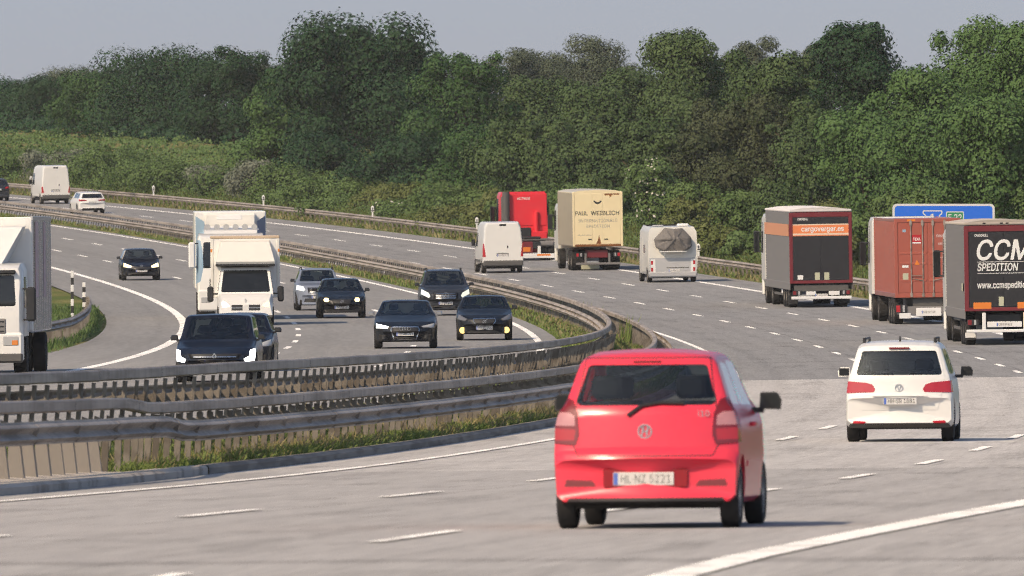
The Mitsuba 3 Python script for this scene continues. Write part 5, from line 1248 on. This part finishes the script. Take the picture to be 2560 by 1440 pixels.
for sx in (-1, 1):
    P.m('side_swoosh', prism(rnd([(8.3, 1.2), (8.9, 1.2), (8.7, 2.2), (8.3, 2.9)], .1), *sorted((sx * 1.20, sx * 1.262)), 'x') ^ hl.translate([sx * .012, 0, 0]), 'paint_blue_pale'); P.b('headlight', *sorted((sx * .75, sx * 1.12)), 10.30, 10.38, .62, .84, 'lens_clear', .03)
    P.b('marker_light', *sorted((sx * 1.18, sx * 1.26)), 10.0, 10.1, 1.9, 1.97, 'lens_orange', .01)
P.b('chassis', -.5, .5, .2, 9.8, .6, 1.0, 'black_plastic', .02); lorry_wheels(P, [9.0], 2.1); lorry_wheels(P, [2.2], 2.1, dual=(2.2,)); P.b('grille', -.8, .8, 10.06 + .24, 10.34, 1.05, 1.5, 'black_plastic', .02)
plate(th, M, 'FL·KW 900', .5, 10.37, False)
# --- white box van in front of it, oncoming
M = pmat(465, -14.86, True, yref=5.35); th = thing('box_van', 'white box van with sloped roof cap and lit headlights in the oncoming lanes', 'van'); P = Part(th, M)
P.b('box_body', -1.20, 1.20, 0, 4.45, .95, 3.08, 'paint_white', .02); P.b('roof_trim', -1.215, 1.215, 0, 4.50, 3.02, 3.11, 'roof_tan', .02)
for sx in (-1, 1): P.b('corner_trim', *sorted((sx * 1.10, sx * 1.215)), 4.40, 4.50, .95, 3.02, 'paint_offwhite', .02); P.b('marker_light', *sorted((sx * 1.15, sx * 1.21)), 4.5, 4.52, 2.55, 2.66, 'lens_orange', .005)
P.m('roof_cap', hull([(sx * a, y, z) for sx in (-1, 1) for a, y, z in ((.86, 4.45, 2.96), (1.02, 4.45, 2.2), (.84, 4.75, 2.92), (1.03, 5.15, 2.22), (1.03, 5.10, 2.14), (1.0, 4.45, 2.14))]), 'paint_offwhite')
P.b('cap_seam', -1.04, 1.04, 4.5, 5.13, 2.06, 2.135, 'black_plastic', .02)
cabm = hull([(sx * a, y, z) for sx in (-1, 1) for a, y, z in ((.86, 4.40, 2.04), (.84, 4.85, 2.02), (.98, 4.4, 1.2), (.96, 5.55, 1.12), (.98, 4.4, .4), (.96, 5.6, .5))])
hood = hull([(sx * a, y, z) for sx in (-1, 1) for a, y, z in ((.96, 5.4, 1.14), (.88, 5.75, 1.06), (.82, 6.12, .86), (.84, 6.18, .6), (.92, 6.2, .34), (.96, 5.3, .34))])
cb = cabm + hood
for sx in (-1, 1): cb = cb - cyl(.39, *sorted((sx * .68, sx * 1.2)), c=(5.35, .33), n=28)
P.m('cab', cb, 'paint_white', 35)
P.m('windscreen', prism(rnd([(-.86, 1.16), (.86, 1.16), (.76, 1.92), (-.76, 1.92)], .05), 4.7, 6.0, 'y') ^ cabm.translate([0, .012, .004]), 'glass_black')
for sx in (-1, 1):
    P.m('side_window', prism(rnd([(4.55, 1.2), (5.35, 1.2), (4.95, 1.9), (4.55, 1.9)], .04), *sorted((sx * .75, sx * 1.1)), 'x') ^ cabm.translate([sx * .01, 0, 0]), 'glass_black')
    P.m('mirror_arm', bar((sx * .9, 5.1, 1.1), (sx * 1.28, 5.1, 1.1), .03), 'black_plastic'); P.b('door_mirror', *sorted((sx * 1.12, sx * 1.34)), 5.02, 5.18, .82, 1.36, 'black_plastic', .05)
lp = [(.56, .66), (.82, .62), (.84, .80), (.78, .86), (.62, .76)]
for q, c in ((mirror_poly(lp), (.6, .5, .3)), (lp, (1.2, 1.2, 1.15))): glow(th, M, 'headlight', patch(hood, solid_ccw(q), 'f', .014, 6.2, .6), c)
k = P.m('grille', patch(hood, [(-.5, .52), (.5, .52), (.5, .72), (-.5, .72)], 'f', .01, 6.2, .5), 'black_plastic')
P.b('grille_center', -.11, .11, 6.17, 6.215, .5, .74, 'paint_white', .01, parent=k)
P.b('grille_bar', -.5, .5, 6.185, 6.205, .60, .63, 'chrome', .0, parent=k)
emblem(th, M, 'diamond', 0, .86, 6.14, .075, False); plate(th, M, 'HL·BX 88', .42, 6.21, False); P.b('bumper', -.94, .94, 5.9, 6.23, .26, .36, 'grey_plastic', .03)
P.b('chassis', -.5, .5, .1, 5.9, .4, .7, 'black_plastic', .02); wheels(th, M, [5.35, 1.4], 1.75, .335, .22, 'rim_grey')
# --- white box lorry at the left edge, oncoming
M = pmat(338, -18.92, True, yref=1.9); th = thing('box_lorry', 'white box lorry on the shoulder at the left picture edge, its front cut off', 'lorry'); P = Part(th, M)
W, z1, L = 2.5, 3.92, 8.4
P.b('box_body', -W / 2, W / 2, 0, L, 1.05, z1, 'paint_white', .03)
for sx in (-1, 1):
    P.b('roof_rail', *sorted((sx * (W / 2 - .05), sx * (W / 2 + .015))), 0, L, z1 - .10, z1 + .01, 'paint_lightgrey', .01)
    P.m('side_curtain', curtain(P, L, W + .02, 1.08, z1 - .1, None, 20, sx, .02), 'paint_grey', True)  # white side coloured grey: its shade is in the paint
    for y0, y1 in ((6.3, 7.6), (3.0, 3.9)): P.b('faded_stripe', *sorted((sx * (W / 2 + .01), sx * (W / 2 + .030))), y0, y1, 1.9, z1 - .12, 'stripe_reflection', .0)  # reddish reflections on the side, put in as coloured strips
cab(P, L + .25, L + 2.35, .95, 2.75, 2.3, 'paint_white', zmir=1.75, mh=.85, glass='glass_black')
P.m('roof_deflector', hull([(x, y, z) for x, y, z in ((-.60, L + .25, 2.70), (.95, L + .25, 2.70), (-1.10, L + .08, 3.70), (1.05, L + .08, 3.70), (-.56, L + 1.9, 2.72), (.9, L + 1.9, 2.72), (-1.04, L + .75, 3.66), (1.0, L + .75, 3.66))]), 'paint_white')
for sx in (-1, 1):
    k = P.b('headlight', *sorted((sx * .62, sx * 1.02)), L + 2.38, L + 2.43, .72, .96, 'lens_clear', .03); P.b('indicator', *sorted((sx * .85, sx * 1.0)), L + 2.425, L + 2.44, .74, .86, 'lens_orange', .01, parent=k)
k = P.b('grille', -.7, .7, L + 2.34, L + 2.39, 1.0, 1.40, 'trim_grey', .03)
for z in (1.08, 1.2, 1.32): P.b('grille_bar', -.66, .66, L + 2.385, L + 2.40, z - .02, z + .02, 'black_plastic', .0, parent=k)
P.b('step_panel', -1.12, 1.12, L + 2.0, L + 2.43, .30, .56, 'grey_plastic', .05); plate(th, M, 'RZ·UF 440', .44, L + 2.435, False)
P.b('chassis', -.5, .5, .2, L + 1.8, .6, 1.0, 'black_plastic', .02); lorry_wheels(P, [1.9], 2.1, dual=(1.9,)); lorry_wheels(P, [L + 1.1], 2.0)
P.b('sun_visor', -.95, .95, L + 2.1, L + 2.42, 2.50, 2.60, 'black_plastic', .03)
# ---------------------------------------------------------------- sign, delineators, marker posts
M = upright(559, 16.76, -.64); th = thing('direction_sign', 'blue motorway direction sign with shield and green E 22 field, half hidden by lorries', 'sign'); P = Part(th, M)
def rrect(x0, x1, z0, z1, r): return np.array(Polygon([(x0, z0), (x1, z0), (x1, z1), (x0, z1)]).buffer(-r).buffer(r, quad_segs=5).exterior.coords)[:-1]
P.m('border', prism(solid_ccw(rrect(-2.16, 2.16, .75, 4.02, .18)), .0, .06, 'y'), 'sign_white', 30)
P.m('panel', prism(solid_ccw(rrect(-2.07, 2.07, .84, 3.93, .13)), -.008, .05, 'y'), 'sign_blue', 30)
def ringp(o, i): return Polygon(o).difference(Polygon(i))
def flat(poly, y, d): 
    t = trimesh.creation.extrude_polygon(poly, d, engine='earcut'); v = np.array(t.vertices); return trimesh.Trimesh(np.c_[v[:, 0], y - v[:, 2], v[:, 1]], t.faces, process=False)
sh_o = [(-.84, 3.70), (-.10, 3.70), (-.10, 3.62), (-.20, 3.54), (-.20, 3.34), (-.10, 3.26), (-.10, 3.16), (-.84, 3.16), (-.84, 3.26), (-.74, 3.34), (-.74, 3.54), (-.84, 3.62)]
k = P.m('road_shield', flat(Polygon(sh_o).buffer(.045).difference(Polygon(sh_o)), -.008, .006), 'sign_white', False)
P.t('1', .30, -.47, 3.29, -.009, 'sign_white', parent=k, bold=True)
k = P.m('green_field', prism(solid_ccw(rrect(.12, .84, 3.22, 3.68, .05)), -.016, 0, 'y'), 'sign_green', 30)
P.m('field_border', flat(Polygon(rrect(.10, .86, 3.20, 3.70, .06)).difference(Polygon(rrect(.14, .82, 3.24, 3.66, .04))), -.017, .004), 'sign_white', False, parent=k)
P.t('E 22', .27, .48, 3.31, -.018, 'sign_white', parent=k, bold=True, width=.56)
P.t('Lübeck', .42, -.3, 2.35, -.009, 'sign_white', bold=True); P.t('Rostock', .42, -.25, 1.55, -.009, 'sign_white', bold=True)
for x in (-1.3, 1.3): P.m('post', cyl(.07, -2.4, 3.8, 'z', (x, .14), 14), 'galvanised', 30)
# delineators on the outer rail
def delineator(label, s, u, h0):
    M = frame(s, u); M[:3, 3] += M[:3, 2] * h0
    th = thing('delineator', label, 'delineator', 'white delineators standing on the outer guard rail'); P = Part(th, M)
    P.m('post', hull([(x * .055 * k, y * .05 * k, z) for x, y, z, k in [(1, 1, 0, .75), (-1, 1, 0, .75), (1, -1, 0, .75), (-1, -1, 0, .75), (1, 1, .28, .8), (-1, 1, .28, .8), (1, -1, .28, .8), (-1, -1, .28, .8)]]), 'letter_white', 30)
    P.m('head', hull([(x * .085, y * .06, z) for x in (-1, 1) for y in (-1, 1) for z in (.30, .58)] + [(0, 0, .68)]), 'letter_white', 30)
    P.b('black_band', -.09, .09, -.064, .064, .34, .40, 'letter_black', 0); P.b('reflector', -.035, .035, -.070, -.058, .42, .56, 'chrome', .0)
for lab, s, u in [('white delineator behind the white high roof van at far left', 937.7, 13.98), ('white delineator above the small white car at far left', 884.9, 13.98), ('white delineator right of the white refrigerated lorry', 837.1, 13.98),
                  ('white delineator standing in the middle of the long outer rail', 789.2, 13.98), ('white delineator just above the white panel van', 742.9, 13.98), ('white delineator right of the white motorhome', 643.5, 14.1)]:
    delineator(lab, s, u, .70)
def marker(label, s, u, H, w):
    M = upright(s, u); th = thing('marker_post', label, 'post', 'black and white marker posts by the grass island'); P = Part(th, M)
    n = 7
    for i in range(n): P.b('band', -w, w, -w, w, H * i / n, H * (i + 1) / n - .004, 'letter_white' if i % 2 == 0 else 'letter_black', .01)
marker('tall black and white banded marker post left of the other one', 485.4, -21.0, 1.80, .055)
marker('shorter black and white banded marker post at the end of the rail', 494, -20.55, 1.30, .06)
# ---------------------------------------------------------------- summer haze
_g = np.asarray(g[0]); _lo, _hi = _g.min(0) - [20, 20, 1.0], _g.max(0) + [20, 20, 0]
_lo[1] = min(_lo[1], -YS - 30); _hi[2] = max(_hi[2], 34.0) + 2
scene['haze_air'] = {'type': 'homogeneous', 'albedo': rgb((.95, .95, .95)), 'sigma_t': 0.00006}
scene['haze'] = {'type': 'cube', 'to_world': T().translate(list((_lo + _hi) / 2)).scale(list((_hi - _lo) / 2)), 'bsdf': {'type': 'null'}, 'interior': {'type': 'ref', 'id': 'haze_air'}}
labels['haze'] = {'label': 'thin summer haze over the road', 'category': 'haze', 'kind': 'stuff'}
scene['camera']['medium'] = {'type': 'ref', 'id': 'haze_air'}
